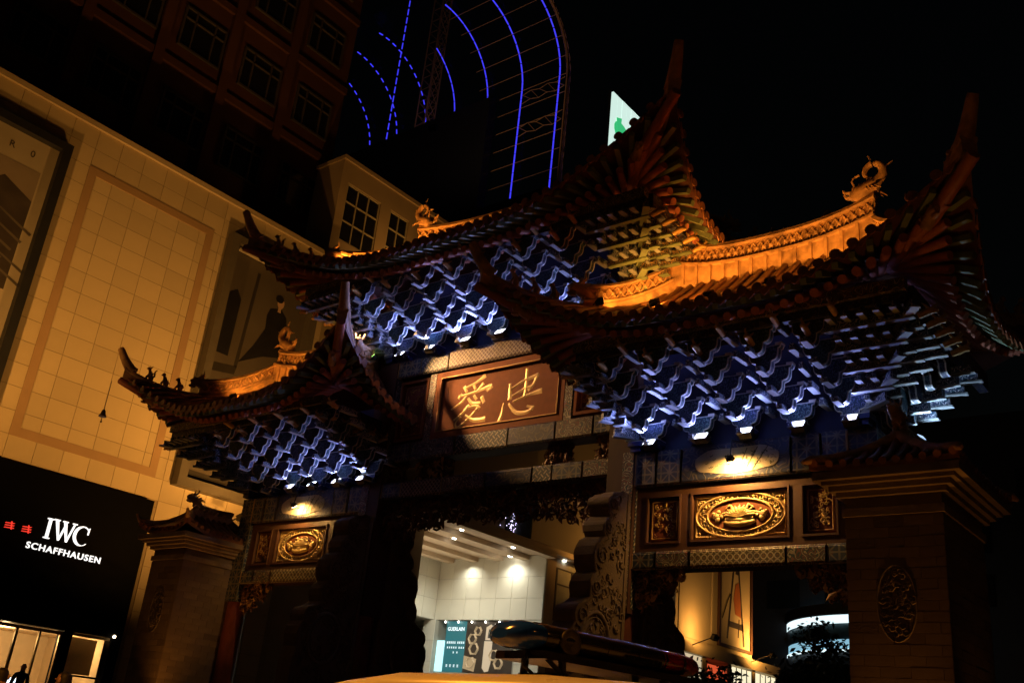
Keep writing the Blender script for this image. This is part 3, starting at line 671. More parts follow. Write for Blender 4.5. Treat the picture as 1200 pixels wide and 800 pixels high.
def make_roof(c, W, Lr, Y0, ze, zr, lift, tip, ends=(-1, 1), rows=.25, XP=2.6):
    g = Roof(c, W, Lr, Y0, ze, zr, lift)
    nx, ny = 56, 28; b = B(); top = []; bot = []
    for j in range(ny + 1):
        for i in range(nx + 1):
            x = W * (2 * i / nx - 1); y = Y0 * (2 * j / ny - 1); top.append(g.P(x, y)); bot.append(g.P(x, y, -.07))
    fs = [(j * (nx + 1) + i, j * (nx + 1) + i + 1, (j + 1) * (nx + 1) + i + 1, (j + 1) * (nx + 1) + i) for j in range(ny) for i in range(nx)]
    b.add(top, fs, 0, True); b.add(bot, [f[::-1] for f in fs], 1, True)
    ring = [j * (nx + 1) + i for j, i in [(0, i) for i in range(nx)] + [(j, nx) for j in range(ny)] + [(ny, nx - i) for i in range(nx)] + [(ny - j, 0) for j in range(ny)]]
    k = len(ring); N = len(top)
    b.add(top + bot, [(ring[i], ring[(i + 1) % k], ring[(i + 1) % k] + N, ring[i] + N) for i in range(k)], 0)
    roof = b.build('roof', ['tile', 'sheath'], arch)
    # rows of round cover tiles, each ending in a disc at the eave
    def row(path):
        q = B(); n = 8; vs = []; fs = []; rr = .078
        acc = []
        for i, p in enumerate(path):
            acc.append((p, rr)); 
            if 0 < i < len(path) - 1: acc.append((p + (path[i + 1] - p) * .04, rr * .86))
        t = (path[1] - path[0]); t.z = 0; sd = t.normalized().cross(Vector((0, 0, 1)))
        for p, r_ in acc:
            for j in range(n + 1):
                a = math.pi * j / n; vs.append(p + sd * math.cos(a) * r_ + Vector((0, 0, math.sin(a) * r_ + .012)))
        m_ = n + 1
        for i in range(len(acc) - 1):
            for j in range(n): fs.append((i * m_ + j, i * m_ + j + 1, (i + 1) * m_ + j + 1, (i + 1) * m_ + j))
        q.add(vs, fs, 0, True)
        p = path[0]; d = -(path[1] - path[0]).normalized(); ring = [p + d * .012 + sd * math.cos(2 * math.pi * j / 12) * .085 + Vector((0, 0, .02 + math.sin(2 * math.pi * j / 12) * .085)) for j in range(12)]
        ring2 = [v - d * .05 for v in ring]
        q.add(ring + ring2, [tuple(range(12))] + [(j, (j + 1) % 12, (j + 1) % 12 + 12, j + 12) for j in range(12)], 1)
        q.build('tile_row', ['tile', 'tile_lip'], roof)
    def drip(p, along):
        q = B(); a = along.normalized(); n = Vector((0, 0, 1)); out = a.cross(n) 
        pts = [(-.09, .0), (.09, .0), (.085, -.05), (.04, -.1), (0, -.13), (-.04, -.1), (-.085, -.05)]
        q.prism(pts, lambda u, v, d: p + a * u + n * v + out * d, -.012, .012); q.build('drip_tile', 'tile_lip', roof)
    nf = int(2 * W / rows)
    for i in range(nf + 1):
        x = -W + .06 + (2 * W - .12) * i / nf; sf, ss = g.s2(x, 0); ye = Y0 * min(ss, 1)
        if Y0 - ye < .25: continue
        L = Y0 * 1.012 - ye; kk = max(3, int(L / .34)); row([g.P(x, -(Y0 * 1.012) + L * j / kk, .008) for j in range(kk + 1)])
        if i < nf: drip(g.P(x + W / nf, -Y0 * 1.008, -.02), g.P(x + .1, -Y0) - g.P(x - .1, -Y0))
    ne = int(2 * Y0 / rows)
    for sx in ends:
        for i in range(ne + 1):
            y = -Y0 + .06 + (2 * Y0 - .12) * i / ne; xe = Lr + (W - Lr) * min(abs(y) / Y0, 1); L = W * 1.008 - xe
            if L < .25: continue
            kk = max(3, int(L / .34)); row([g.P(sx * (W * 1.008 - L * j / kk), y, .008) for j in range(kk + 1)])
            if i < ne: drip(g.P(sx * W * 1.006, y + Y0 / ne, -.02), g.P(sx * W, y + .1) - g.P(sx * W, y - .1))
    # rafters
    def rafter(A, E):
        a = g.P(*A, -.36); e = g.P(*E, -.37); link('rafter', CYL, roof, align(a, a + (e - a) * .74))
        a2 = g.P(*A, -.20); e2 = g.P(*E, -.135); link('flying_rafter', SQ, roof, align_up(a2 + (e2 - a2) * .35, a2 + (e2 - a2) * 1.0))
    for i in range(nf + 1):
        x = -W + .12 + (2 * W - .24) * i / nf; sg = 1 if x > 0 else -1
        th = R(40) * max(0, min(1, (abs(x) - (W - XP)) / XP)) ** 1.2; L = Y0 * .565
        rafter((x - sg * L * math.sin(th), -Y0 * .985 + L * math.cos(th)), (x, -Y0 * .985))
    for sx in ends:
        for i in range(ne + 1):
            y = -Y0 + .12 + (2 * Y0 - .24) * i / ne; sg = 1 if y > 0 else -1
            th = R(42) * max(0, min(1, (abs(y) - (Y0 - 1.9)) / 1.9)) ** 1.2; L = XP * .6
            rafter((sx * (W * .985 - L * math.cos(th)), y - sg * L * math.sin(th)), (sx * W * .985, y))
    for sx in ends:   # hip rafters under the corners
        for sy in (-1, 1):
            b = B(); b.tube([g.P(sx * (W - XP * .55), sy * Y0 * .62, -.38), g.P(sx * W * .88, sy * Y0 * .85, -.36), g.P(sx * W * 1.01, sy * Y0 * 1.01, -.14)], [.12, .12, .1], 8); b.build('hip_rafter', 'rafter_end', roof)
            if sy < 0: beast(roof, g.P(sx * W * .88, sy * Y0 * .88, -.5), (sx, sy, 0), .7)
    # main ridge, rising a little to its ends
    n = 28; path = [Vector((c + Lr * 1.02 * (2 * i / n - 1), 0, zr - .06 + .30 * abs(2 * i / n - 1) ** 2.6)) for i in range(n + 1)]
    b = B()
    b.sweep(path, [(-.16, -.22), (-.16, .04), (-.19, .06), (-.19, .10), (-.16, .12), (-.16, .24), (-.20, .26), (-.20, .31), (-.15, .35), (.15, .35), (.20, .31), (.20, .26), (.16, .24), (.16, -.22)])
    b.sweep([p + Vector((0, 0, .35)) for p in path], [(-.05, 0), (-.05, .3), (.05, .3), (.05, 0)])
    b.sweep([p + Vector((0, 0, .65)) for p in path], [(-.11, 0), (-.13, .04), (-.11, .07), (-.08, .13), (.08, .13), (.11, .07), (.13, .04), (.11, 0)])
    lattice(b, path, .37, .63, .08)
    for i in range(0, n + 1, 2):
        p = path[i]; b.box(p.x - .03, p.x + .03, -.205, .205, p.z - .2, p.z + .25)
    b.build('main_ridge', 'ridge', roof)
    for sx in (-1, 1): dragon(roof, path[0 if sx < 0 else -1] + Vector((-sx * .05, 0, .74)), sx, .85)
    # hip ridges with lattice, a beast halfway and figures to the tip
    for sx in (-1, 1):
        for sy in (-1, 1):
            f0, f1, K = 0.0, 1.0, 22; hp = []
            for i in range(K + 1):
                f = i / K; x = sx * (Lr + (W - Lr) * f); y = sy * Y0 * f; p = g.P(x, y); hp.append(p)
            mid = 12; b = B(); up_ = hp[:mid + 1]
            b.sweep([p + Vector((0, 0, -.1)) for p in up_], [(-.13, 0), (-.13, .28), (-.18, .30), (-.18, .35), (-.13, .38), (.13, .38), (.18, .35), (.18, .30), (.13, .28), (.13, 0)])
            b.sweep([p + Vector((0, 0, .28)) for p in up_], [(-.04, 0), (-.04, .27), (.04, .27), (.04, 0)])
            b.sweep([p + Vector((0, 0, .55)) for p in up_], [(-.1, 0), (-.115, .035), (-.07, .1), (.07, .1), (.115, .035), (.1, 0)])
            lattice(b, up_, .3, .54, .07)
            lo_ = hp[mid:]
            b.sweep([p + Vector((0, 0, -.1)) for p in lo_], [(-.11, 0), (-.11, .2), (-.13, .22), (-.13, .27), (-.05, .33), (.05, .33), (.13, .27), (.13, .22), (.11, .2), (.11, 0)])
            # upswept tip
            e = hp[-1]; dv = hp[-1] - hp[-2]; dv.z = 0; dv.normalize(); horn = []; rad = []
            for i in range(8):
                f = i / 7; horn.append(e - dv * .25 + dv * (.25 + .22 * math.sin(f * 1.3)) * f ** .8 + Vector((0, 0, .1 + (tip - .1) * f ** 1.5))); rad.append(.16 - .065 * f)
            horn.append(horn[-1] + dv * .04 + Vector((0, 0, .05))); rad.append(.085)
            b.tube(horn, rad, 8); b.build('hip_ridge', 'ridge', roof)
            if sy < 0 or sx in ends:
                beast(roof, hp[mid] + Vector((0, 0, .34)), hp[mid + 1] - hp[mid], .95)
                for f, kd in ((15, 0), (17, 0), (19, 1)): figure(roof, hp[f] + Vector((0, 0, .22)), hp[f] - hp[f - 1], kd)
    return g
GR = make_roof(6.45, 3.98, 2.05, 2.92, 8.42, 10.42, 1.32, .68, XP=2.1)
GL = make_roof(-6.38, 3.86, 2.05, 2.92, 8.42, 10.30, 1.32, .68, XP=2.1)
GC = make_roof(0, 5.45, 3.4, 2.95, 11.28, 12.95, 1.35, .80, XP=2.1)
# ================================================================ brick piers at both ends
BR = B().box(-.208, .208, -.012, .0, -.071, .071).mesh('brick', ['brick']); BRD = B().box(-.208, .208, -.012, .0, -.071, .071).mesh('brick', ['brickd'])
HB = B().box(-.1, .1, -.012, .0, -.071, .071).mesh('brick', ['brick'])
def pier(sx, label):
    x0, x1 = sorted((sx * 8.42, sx * 9.80)); y0, y1 = -1.70, .32
    r = empty('brick_pier', ((x0 + x1) / 2, (y0 + y1) / 2, 0)); tag(r, label, 'pier', 'brick piers flanking the archway')
    inv = Matrix.Translation((-(x0 + x1) / 2, -(y0 + y1) / 2, 0)); rnd = random.Random(sx + 5)
    def bb(b, name, m, par=r):
        o = b.build(name, m, par); o.matrix_local = inv if par is r else Matrix(); return o
    b = B(); b.box(x0, x1, y0, y1, 0, 5.5); core = bb(b, 'core', 'mortar')
    b = B(); b.box(x0 - .12, x1 + .12, y0 - .12, y1 + .12, 0, .75); b.box(x0 - .07, x1 + .07, y0 - .07, y1 + .07, .75, .9); bb(b, 'base', 'stone2')
    # bricks of the front and of the face looking along the street
    for face in (0, 1):
        L = (x1 - x0) if face == 0 else (y1 - y0); pit = .148; rows = 27; z = .98 + .07
        for k in range(rows):
            u = -L / 2; n = 0; off = (k % 2)
            while u < L / 2 - .05:
                wd = .1 if (n == 0 and off) else .41; wd = .196 if (n == 0 and off) else wd
                if u + wd > L / 2 - .02: wd = L / 2 - u
                if wd < .04: break
                c_ = u + wd / 2; d = rnd.random() < .05
                me = BRD if d else BR; S_ = Matrix.Diagonal((wd / .41, 1, 1, 1))
                if face == 0: m = Matrix.Translation(((x0 + x1) / 2 + c_, y0 + .002 - rnd.uniform(.0, .003), z + k * pit)) @ S_
                else: m = Matrix.Translation((x1 - .002 + rnd.uniform(.0, .003), (y0 + y1) / 2 + c_, z + k * pit)) @ Matrix.Rotation(math.pi / 2, 4, 'Z') @ S_
                link('brick', me, core, m); u += wd + .011; n += 1
    b = B(); cs = []
    for (e, za, zb) in ((.04, 5.0, 5.12), (.10, 5.28, 5.36), (.18, 5.36, 5.44), (.26, 5.44, 5.50), (.36, 5.50, 5.62)): b.box(x0 - e, x1 + e, y0 - e, y1 + e, za, zb)
    bb(b, 'cornice', 'stone2')
    b = B(); xc = (x0 + x1) / 2
    for rr, th in ((.30, .02),): b.tube([Vector((xc + rr * math.cos(a * .2618) * .9, y0 - .012, 3.75 + rr * 1.75 * math.sin(a * .2618))) for a in range(25)], th * .6, 5, caps=False)
    for i in range(60):
        a = rnd.uniform(0, 6.28); q = rnd.random() ** .5 * .26; random.seed(i)
        curl(b, (xc + q * math.cos(a) * .9, y0 - .012, 3.75 + q * 1.75 * math.sin(a)), rnd.uniform(.04, .08), XA, ZA, Vector((0, -1, 0)), .011, 1.1, seg=6)
    tag(bb(b, 'oval_carving', 'stone2'), kind='stuff')
    # little tiled cap with curved-up corners and its ridge beast
    cy = (y0 + y1) / 2; hw = (x1 - x0) / 2 + .31; hl = (y1 - y0) / 2 + .31
    def Pc(u, v, dz=0):   # u across x, v along y in -1..1
        q = max(abs(u), (abs(v) - .45) / .55 if abs(v) > .45 else 0); mn = min(abs(u), abs(v))
        return Vector((xc + hw * u * (1 + .07 * mn ** 3), cy + hl * v * (1 + .07 * mn ** 3), 6.26 - .55 * (.5 * q + .5 * (1 - (1 - q) ** 2)) + (.22 if sx < 0 else .03) * mn ** 3.5 + dz))
    n = 18; b = B(); tp = [Pc(2 * i / n - 1, 2 * j / n - 1) for j in range(n + 1) for i in range(n + 1)]; bt = [Pc(2 * i / n - 1, 2 * j / n - 1, -.09) for j in range(n + 1) for i in range(n + 1)]
    fs = [(j * (n + 1) + i, j * (n + 1) + i + 1, (j + 1) * (n + 1) + i + 1, (j + 1) * (n + 1) + i) for j in range(n) for i in range(n)]
    b.add(tp, fs, 0, True); b.add(bt, [f[::-1] for f in fs], 0, True)
    rg = [i for i in range(n)] + [j * (n + 1) + n for j in range(n)] + [n * (n + 1) + n - i for i in range(n)] + [(n - j) * (n + 1) for j in range(n)]
    b.add(tp + bt, [(rg[i], rg[(i + 1) % len(rg)], rg[(i + 1) % len(rg)] + len(tp), rg[i] + len(tp)) for i in range(len(rg))])
    cap = bb(b, 'cap_roof', 'tile')
    for i in range(11):
        u = -.94 + 1.88 * i / 10; q = B(); e = .45 + .55 * abs(u)
        q.tube([Pc(u, -1.02 + (1.02 - e) * k / 4, .02) for k in range(5)], .06, 7); q.build('tile_row', 'tile', cap)
    for i in range(15):
        v = -.95 + 1.9 * i / 14; q = B(); e = max(0, (abs(v) - .45) / .55)
        if e > .93: continue
        q.tube([Pc(1.02 - (1.02 - e) * k / 4, v, .02) for k in range(5)], .06, 7); q.build('tile_row', 'tile', cap)
        if sx < 0:
            q = B(); q.tube([Pc(-1.02 + (1.02 - e) * k / 4, v, .02) for k in range(5)], .06, 7); q.build('tile_row', 'tile', cap)
    path = [Pc(0, -.47 + .94 * k / 8) + Vector((0, 0, .06 * abs(k / 4 - 1) ** 2)) for k in range(9)]
    b = B(); b.sweep(path, [(-.1, -.05), (-.1, .1), (.1, .1), (.1, -.05)]); b.sweep([p + Vector((0, 0, .22)) for p in path], [(-.08, 0), (-.06, .07), (.06, .07), (.08, 0)]); lattice(b, path, .1, .22, .05)
    for sy in (-1, 1):
        for s2 in (-1, 1): b.tube([Pc(s2 * f, sy * (.45 + .55 * f), .06) for f in (0, .25, .5, .75, 1.0)] + [Pc(s2 * 1.05, sy * 1.05, .2 if sx < 0 else .03)], [.09, .085, .08, .08, .07, .03], 6)
    b.build('cap_ridge', 'ridge', cap); beast(cap, path[0] + Vector((0, 0, .22)), (0, -1, 0), .75)
pier(1, 'dark brick pier with orange-lit cornice and carved oval at the high-roofed end by the trees')
pier(-1, 'dark brick pier with small tiled cap standing before the black shopfront')

# ================================================================ street-side department store on the left
store = empty('department_store', (-17.5, 0, .7)); INV = Matrix.Translation((17.5, 0, -.7))
tag(store, 'tan stone-clad department store with black watch shopfront and framed posters', 'building')
def sp(b, name, m, par=None):
    o = b.build(name, m, store if par is None else par); o.matrix_local = INV if par is None else Matrix(); return o
FX = -17.5
b = B(); b.box(-17.95, FX - .03, -16, 8.5, 8.0, 20.2); b.box(-17.95, FX - .03, 2.32, 8.5, .7, 7.99); b.box(-17.95, FX - .03, -16, -9, .7, 7.99); b.box(-40, -17.96, -16, 8.4, 19.6, 20.0); b.box(-40, -22.5, -16, 8.4, .7, 19.5)
b.box(-22.5, -17.96, 7.9, 8.49, .7, 19.59)
wall = sp(b, 'wall', 'joint')
pw, ph = .93, .75
PAN = B().box(0, .03, .008, pw - .008, .008, ph - .008).mesh('stone_panel', ['facade'])
for i in range(24):
    for j in range(26):
        y = -13.0 + pw * i - .17; z = .72 + ph * j
        if y + pw > 8.5 or z + ph > 20.25: continue
        if z + ph > 8.1 and y < -7.5: continue
        if z < 8.1 and y < 2.3: continue
        if y > 3.0 and y + pw < 7.6 and 9.2 < z and z + ph < 18.7: continue
        if y + pw < -3.9 and 9.2 < z and z + ph < 18.8: continue
        link('stone_panel', PAN, wall, Matrix.Translation((FX - .03, y, z)))
b = B(); b.box(FX - .5, FX + .12, -16, 8.55, 20.22, 20.42); sp(b, 'coping', 'facade')
b = B()
for (ya, yb, za, zb) in ((-2.95, 2.3, 18.5, 18.8), (-2.95, 2.3, 8.95, 9.25), (-2.95, -2.65, 9.25, 18.5), (2.0, 2.3, 9.25, 18.5)): b.box(FX - .02, FX + .025, ya, yb, za, zb)
sp(b, 'stone_band', 'facade_band')
# framed poster with the mountain
def poster(y0, y1, z0, z1, dep, fw_, mfr, label):
    b = B(); X1 = FX + dep
    b.box(FX - .02, X1, y0, y1, z1 - fw_, z1); b.box(FX - .02, X1, y0, y1, z0, z0 + fw_); b.box(FX - .02, X1, y0, y0 + fw_, z0 + fw_, z1 - fw_); b.box(FX - .02, X1, y1 - fw_, y1, z0 + fw_, z1 - fw_)
    o = sp(b, 'poster_frame', mfr); o['label'] = label; return o
mt['print_pale'] = M('poster_pale', (.34, .29, .21), .5, var=.15, scale=1.5, bump=0); mt['print_sky'] = M('poster_sky', (.22, .175, .13), .5, var=.4, scale=.8, bump=0)
mt['print_dark'] = M('poster_dark', (.045, .035, .03), .5, var=.7, scale=1.2, bump=0); mt['print_black'] = M('poster_black', (.012, .011, .012), .5, var=.3, bump=0)
mt['print_room'] = M('poster_room', (.085, .07, .055), .5, var=.45, scale=.5, bump=0); mt['print_room2'] = M('poster_wainscot', (.03, .025, .02), .5, var=.2, bump=0)
mt['print_skin'] = M('poster_skin', (.42, .27, .18), .5, bump=0); mt['frame_bronze'] = M('bronze_frame', (.10, .085, .065), .5)
YZ = lambda u, v, d: Vector((FX + d, u, v))
o = poster(-11, -3.78, 8.9, 18.97, .34, .3, 'black', 'black box frame round the mountain poster')
b = B(); b.box(FX, FX + .05, -10.7, -4.08, 9.2, 18.67); p_ = b.build('poster_sheet', 'print_pale', o)
b = B(); b.prism([(-10.5, 13.0), (-4.45, 13.3), (-4.45, 17.6), (-10.5, 17.6)], YZ, .051, .056); b.build('printed_sky', 'print_sky', o)
b = B(); b.prism([(-10.5, 13.0), (-4.45, 13.3), (-4.45, 16.5), (-5.2, 16.85), (-5.5, 17.0), (-5.8, 16.7), (-6.6, 16.3), (-7.6, 16.0), (-9, 15.2), (-10.5, 14.8)], YZ, .057, .06)
b.build('printed_mountain', 'print_dark', o)
b = B()
rr = random.Random(2)
for i in range(26):
    y = -10.4 + i * .22; z = 14 + (i * .37) % 2.2; b.add([YZ(y, z, .062), YZ(y + 1.2, z - .5, .062), YZ(y + 1.15, z - .58, .062), YZ(y - .02, z - .06, .062)], [(0, 1, 2, 3)])
tag(b.build('printed_rock_strata', 'print_room', o), kind='stuff')
for i, ch in enumerate(('5', 'R', '0')):
    me = text_mesh('printed_letter', ch, .34, 'print_dark', .002)
    link('printed_letter', me, o, Matrix.Translation((FX + .06, -6.4 + .72 * i, 18.0)) @ Matrix(((0, 0, 1, 0), (1, 0, 0, 0), (0, 1, 0, 0), (0, 0, 0, 1))))
# framed poster with a figure in a long dark gown
o = poster(2.95, 7.62, 8.88, 18.95, .42, .34, 'frame_bronze', 'bronze box frame round the gown poster')
b = B(); b.box(FX, FX + .05, 3.29, 7.28, 9.22, 18.61); b.build('poster_sheet', 'print_room', o)
b = B(); b.prism([(3.3, 13.4), (4.5, 13.6), (4.55, 13.95), (3.3, 13.75)], YZ, .051, .055); b.prism([(4.4, 13.9), (4.55, 13.9), (4.75, 18.0), (4.6, 18.0)], YZ, .051, .055); b.prism([(3.3, 9.25), (7.27, 9.25), (7.27, 9.6), (3.3, 9.6)], YZ, .051, .055); b.build('printed_panelling', 'print_room2', o)
b = B(); b.prism([(3.45, 14.2), (4.05, 14.2), (4.1, 16.6), (3.85, 16.95), (3.5, 16.7)], YZ, .051, .056); b.build('printed_window', 'print_black', o)
b = B(); b.prism([(4.55, 14.15), (5.6, 14.75), (6.5, 15.0), (6.45, 15.5), (6.5, 16.0), (6.35, 16.7), (6.05, 16.95), (5.75, 16.9), (5.5, 16.8), (5.4, 16.45), (5.45, 15.9), (5.05, 15.0)], YZ, .057, .06); b.build('printed_gown', 'print_black', o)
b = B(); b.prism([(5.95 + .17 * math.cos(a * .5236), 17.2 + .24 * math.sin(a * .5236)) for a in range(12)], YZ, .057, .062); b.prism([(5.86, 16.8), (6.02, 16.8), (6.0, 17.05), (5.88, 17.05)], YZ, .057, .061); b.build('printed_head', 'print_skin', o)
b = B(); b.prism([(5.86 + .2 * math.cos(a * .5236), 17.36 + .17 * math.sin(a * .5236)) for a in range(12)], YZ, .063, .066); b.build('printed_hair', 'print_black', o)
b = B(); b.box(FX + .1, FX + .3, 3.4, 5.2, 18.45, 18.52); b.build('poster_light_strip', 'print_pale', o)
# black shopfront
mt['gloss_black'] = M('black_glass_fascia', (.002, .002, .0025), .5, var=.2, bump=0, spec=.03)
mt['warmwall'] = M('warm_interior', (.55, .42, .26), .6); mt['brass'] = M('brass_frame', (.45, .33, .18), .35, metal=.7)
b = B(); b.box(-17.55, -17.15, -9, 2.31, 3.5, 8.1)
for (ya, yb) in ((-9, -2.0), (.32, .62), (1.95, 2.31)): b.box(-17.55, -17.15, ya, yb, .7, 3.499)
b.box(-17.55, -17.15, .62, 1.95, .7, 1.2)
shop = sp(b, 'shopfront', 'gloss_black')
b = B(); b.box(-21.9, -21.7, -4, 2.3, .7, 3.6); b.box(-21.7, -17.56, 2.2, 2.31, .7, 3.6); b.box(-21.7, -17.56, -4, -3.9, .7, 3.6); b.box(-21.7, -17.56, -3.9, 2.2, 3.5, 3.6); b.box(-21.7, -17.96, -3.9, 2.2, .701, .72)
b.box(-21.7, -19, -1.2, -1.05, .72, 3.5); sp(b, 'shop_interior', 'warmwall')
for q_ in ((-19.6, -18.6, .9, 1.7, .72, 1.7), (-19.4, -18.8, -.1, .2, .72, 1.6)): b = B(); b.box(*q_); b.box(q_[0] - .04, q_[1] + .04, q_[2] - .04, q_[3] + .04, q_[5], q_[5] + .04); sp(b, 'display_counter', 'brass')
mt['screenglow'] = EM('till_screen', (.7, .85, 1), 2.5)
b = B(); b.box(-19.2, -19.15, -.1, .22, 1.75, 2.0); sp(b, 'till_screen', 'screenglow')
for (ya, yb) in ((-2.0, -1.95), (-1.15, -1.07), (-.42, -.36), (.25, .319)):
    b = B(); b.box(-17.3, -17.22, ya, yb, .72, 3.45); sp(b, 'door_post', 'brass')
b = B(); b.box(-17.29, -17.23, -1.94, .31, 3.36, 3.46); sp(b, 'door_head', 'brass')
for (za, zb) in ((2.2, 2.26), (3.4, 3.48), (1.22, 1.3)):
    b = B(); b.box(-17.3, -17.2, .63, 1.94, za, zb); sp(b, 'window_bar', 'black' if za == 2.2 else 'brass')
b = B(); b.box(-18.0, -17.95, .63, 1.94, 2.3, 3.4); sp(b, 'window_blind', 'warmwall')
mt['signwhite'] = EM('sign_white', (1, .98, .95), 1.3); mt['signred'] = EM('sign_red', (1, .05, .03), .9)
SX = -17.15
S3 = lambda u, v, d: Vector((SX + d, u, v))
def letter(polys, y, z, s_, name='sign_letter'):
    q = B()
    for po in polys: q.prism([(y + u * s_, z + v * s_) for u, v in po], S3, .002, .06)
    return q.build(name, 'signwhite', shop)
zb, hgt = 6.08, .62
letter([[(.09, 0), (.23, 0), (.23, 1), (.09, 1)], [(0, 0), (.32, 0), (.32, .05), (0, .05)], [(0, .95), (.32, .95), (.32, 1), (0, 1)]], -1.17, zb, hgt)
letter([[(.07, .97), (.22, .97), (.47, .0), (.40, .0)], [(.40, 0), (.47, 0), (.68, .75), (.62, .85)], [(.52, .97), (.67, .97), (.90, 0), (.83, 0)], [(.83, 0), (.90, 0), (1.16, .97), (1.09, .97)],
        [(0, .95), (.3, .95), (.3, 1), (0, 1)], [(.46, .95), (.74, .95), (.74, 1), (.46, 1)], [(1.0, .95), (1.24, .95), (1.24, 1), (1.0, 1)]], -.95, zb + .02, hgt)
cp = []
for i in range(15):
    a0 = math.radians(45 + i * 270 / 15); a1 = math.radians(45 + (i + 1) * 270 / 15)
    def io(a): t = .5 - .5 * math.cos(a); inn = .47 - .13 * max(0, -math.cos(a)) ** .7; return (.5 + .46 * math.cos(a), .5 + .51 * math.sin(a)), (.5 + (inn - .02) * math.cos(a), .5 + (inn + .0) * math.sin(a))
    o0, i0 = io(a0); o1, i1 = io(a1); cp.append([o0, o1, i1, i0])
cp.append([(.80, .62), (.84, .62), (.86, .98), (.80, .9)])
letter(cp, -.26, zb, hgt)
me = text_mesh('sign_lettering', 'SCHAFFHAUSEN', .275, 'signwhite', .015, offset=.003, spacing=1.15)
xs = [v.co.x for v in me.vertices]; k_ = 2.5 / (max(xs) - min(xs))
link('sign_lettering', me, shop, Matrix.Translation((SX + .02, -1.62, 5.68)) @ Matrix(((0, 0, 1, 0), (k_, 0, 0, 0), (0, 1, 0, 0), (0, 0, 0, 1))))
for y in (-2.42, -1.88):
    q = B()
    for k in range(3): q.prism([(y, 6.12 + .07 * k), (y + .3 - .02 * k, 6.14 + .07 * k), (y + .3, 6.17 + .07 * k), (y + .02, 6.15 + .07 * k)], S3, .004, .03)
    q.prism([(y + .2, 6.1), (y + .24, 6.1), (y + .2, 6.34), (y + .16, 6.34)], S3, .031, .045)
    q.build('red_sign_character', 'signred', shop)
mt['spotw'] = EM('small_lamp', (1, .8, .5), 12)
b = B(); b.ball((-17.1, 2.0, 3.55), .05); b.build('entrance_lamp', 'spotw', shop)
def point(name, loc, c, e, par, r=.1, inv=INV):
    L = bpy.data.lights.new(name, 'POINT'); L.energy = e; L.color = c; L.shadow_soft_size = r
    return link(name, L, par, inv @ Matrix.Translation(loc))
point('ceiling_light', (-19.6, -.4, 3.3), (1, .68, .32), 90, store); point('ceiling_light', (-18.7, 1.3, 3.2), (1, .68, .3), 70, store); point('ceiling_light', (-19.0, -1.6, 3.2), (1, .68, .3), 25, store)

# ---------------------------------------------------------------- dark tower block over the store
tw = empty('tower_block', (-20.5, 0, 20)); tag(tw, 'unlit maroon tower block with gridded windows rising above the tan store', 'building'); TI = Matrix.Translation((20.5, 0, -20))
def tp_(b, name, m, par=None):
    o = b.build(name, m, tw if par is None else par); o.matrix_local = TI if par is None else Matrix(); return o
b = B(); b.box(-38, -20.62, -26, 9.4, 20.0, 62); tp_(b, 'wall', 'towerbrick')
for zz in (26.6, 30.9, 35.2, 39.5):
    b = B(); b.box(-20.62, -20.46, -26, 9.4, zz, zz + .35); tp_(b, 'string_course', 'towerbrick')
for i in range(-4, 5):
    y = -6.9 + 3.15 * i
    if y < 9: b = B(); b.box(-20.62, -20.42, y, y + .45, 20.5, 62); tp_(b, 'pilaster', 'towerbrick')
for r_ in range(5):
    for i in range(-2, 5):
        y0 = -6 + 3.15 * i; z0 = 23.45 + 4.3 * r_; 
        if y0 > 7.2: continue
        b = B(); w_, h_ = 2.15, 2.05
        for (a, c, d, e) in ((0, w_, 0, .09), (0, w_, h_ - .09, h_), (0, .09, .09, h_ - .09), (w_ - .09, w_, .09, h_ - .09), (.55, .62, .09, h_ - .09), (1.53, 1.6, .09, h_ - .09), (.09, w_ - .09, 1.45, 1.51)): b.box(-20.62, -20.5 - .004 * (a > 0), y0 + a, y0 + c, z0 + d, z0 + e)
        f = tp_(b, 'window', 'winframe'); b = B(); b.box(-20.61, -20.585, y0 + .05, y0 + w_ - .05, z0 + .05, z0 + h_ - .05); b.build('pane', 'glass', f)
# ---------------------------------------------------------------- plain beige block beside it
bk = empty('roof_block', (-18.5, 8.4, 20)); tag(bk, 'plain beige block with small-paned windows behind the ridge dragon', 'building'); KI = Matrix.Translation((18.5, -8.4, -20))
mt['beige'] = M('beige_render', (.36, .27, .17), .75, var=.15, scale=1)
def kp(b, name, m, par=None):
    o = b.build(name, m, bk if par is None else par); o.matrix_local = KI if par is None else Matrix(); return o
b = B(); b.box(-20.4, -18.62, 8.56, 17, .0, 26.0); b.box(-18.62, -18.5, 8.56, 9.0, 0, 26); b.box(-18.62, -18.5, 9.0, 17, 24.95, 26); b.box(-18.62, -18.5, 11.15, 11.8, 22, 24.95); b.box(-18.62, -18.5, 13.1, 13.8, 22, 24.95); b.box(-18.62, -18.5, 15.2, 17, 22, 24.95); b.box(-18.62, -18.5, 9, 17, 0, 22); kp(b, 'wall', 'beige')
b = B(); b.box(-20.5, -18.4, 8.5, 17.1, 26.0, 26.2); kp(b, 'coping', 'beige')
for (ya, yb) in ((9.0, 11.15), (11.8, 13.1), (13.8, 15.2)):
    b = B(); n = 3 if yb - ya > 1.5 else 2
    for k in range(n + 1): yy = ya + .03 + (yb - ya - .1) * k / n; b.box(-18.6, -18.55, yy, yy + .05, 22.01, 24.94)
    for zz in (22.01, 23.0, 24.0, 24.88): b.box(-18.6, -18.552, ya + .01, yb - .01, zz, zz + .06)
    f = kp(b, 'window', 'cream'); b = B(); b.box(-18.619, -18.605, ya + .01, yb - .01, 22.01, 24.94); b.build('pane', 'glass', f)

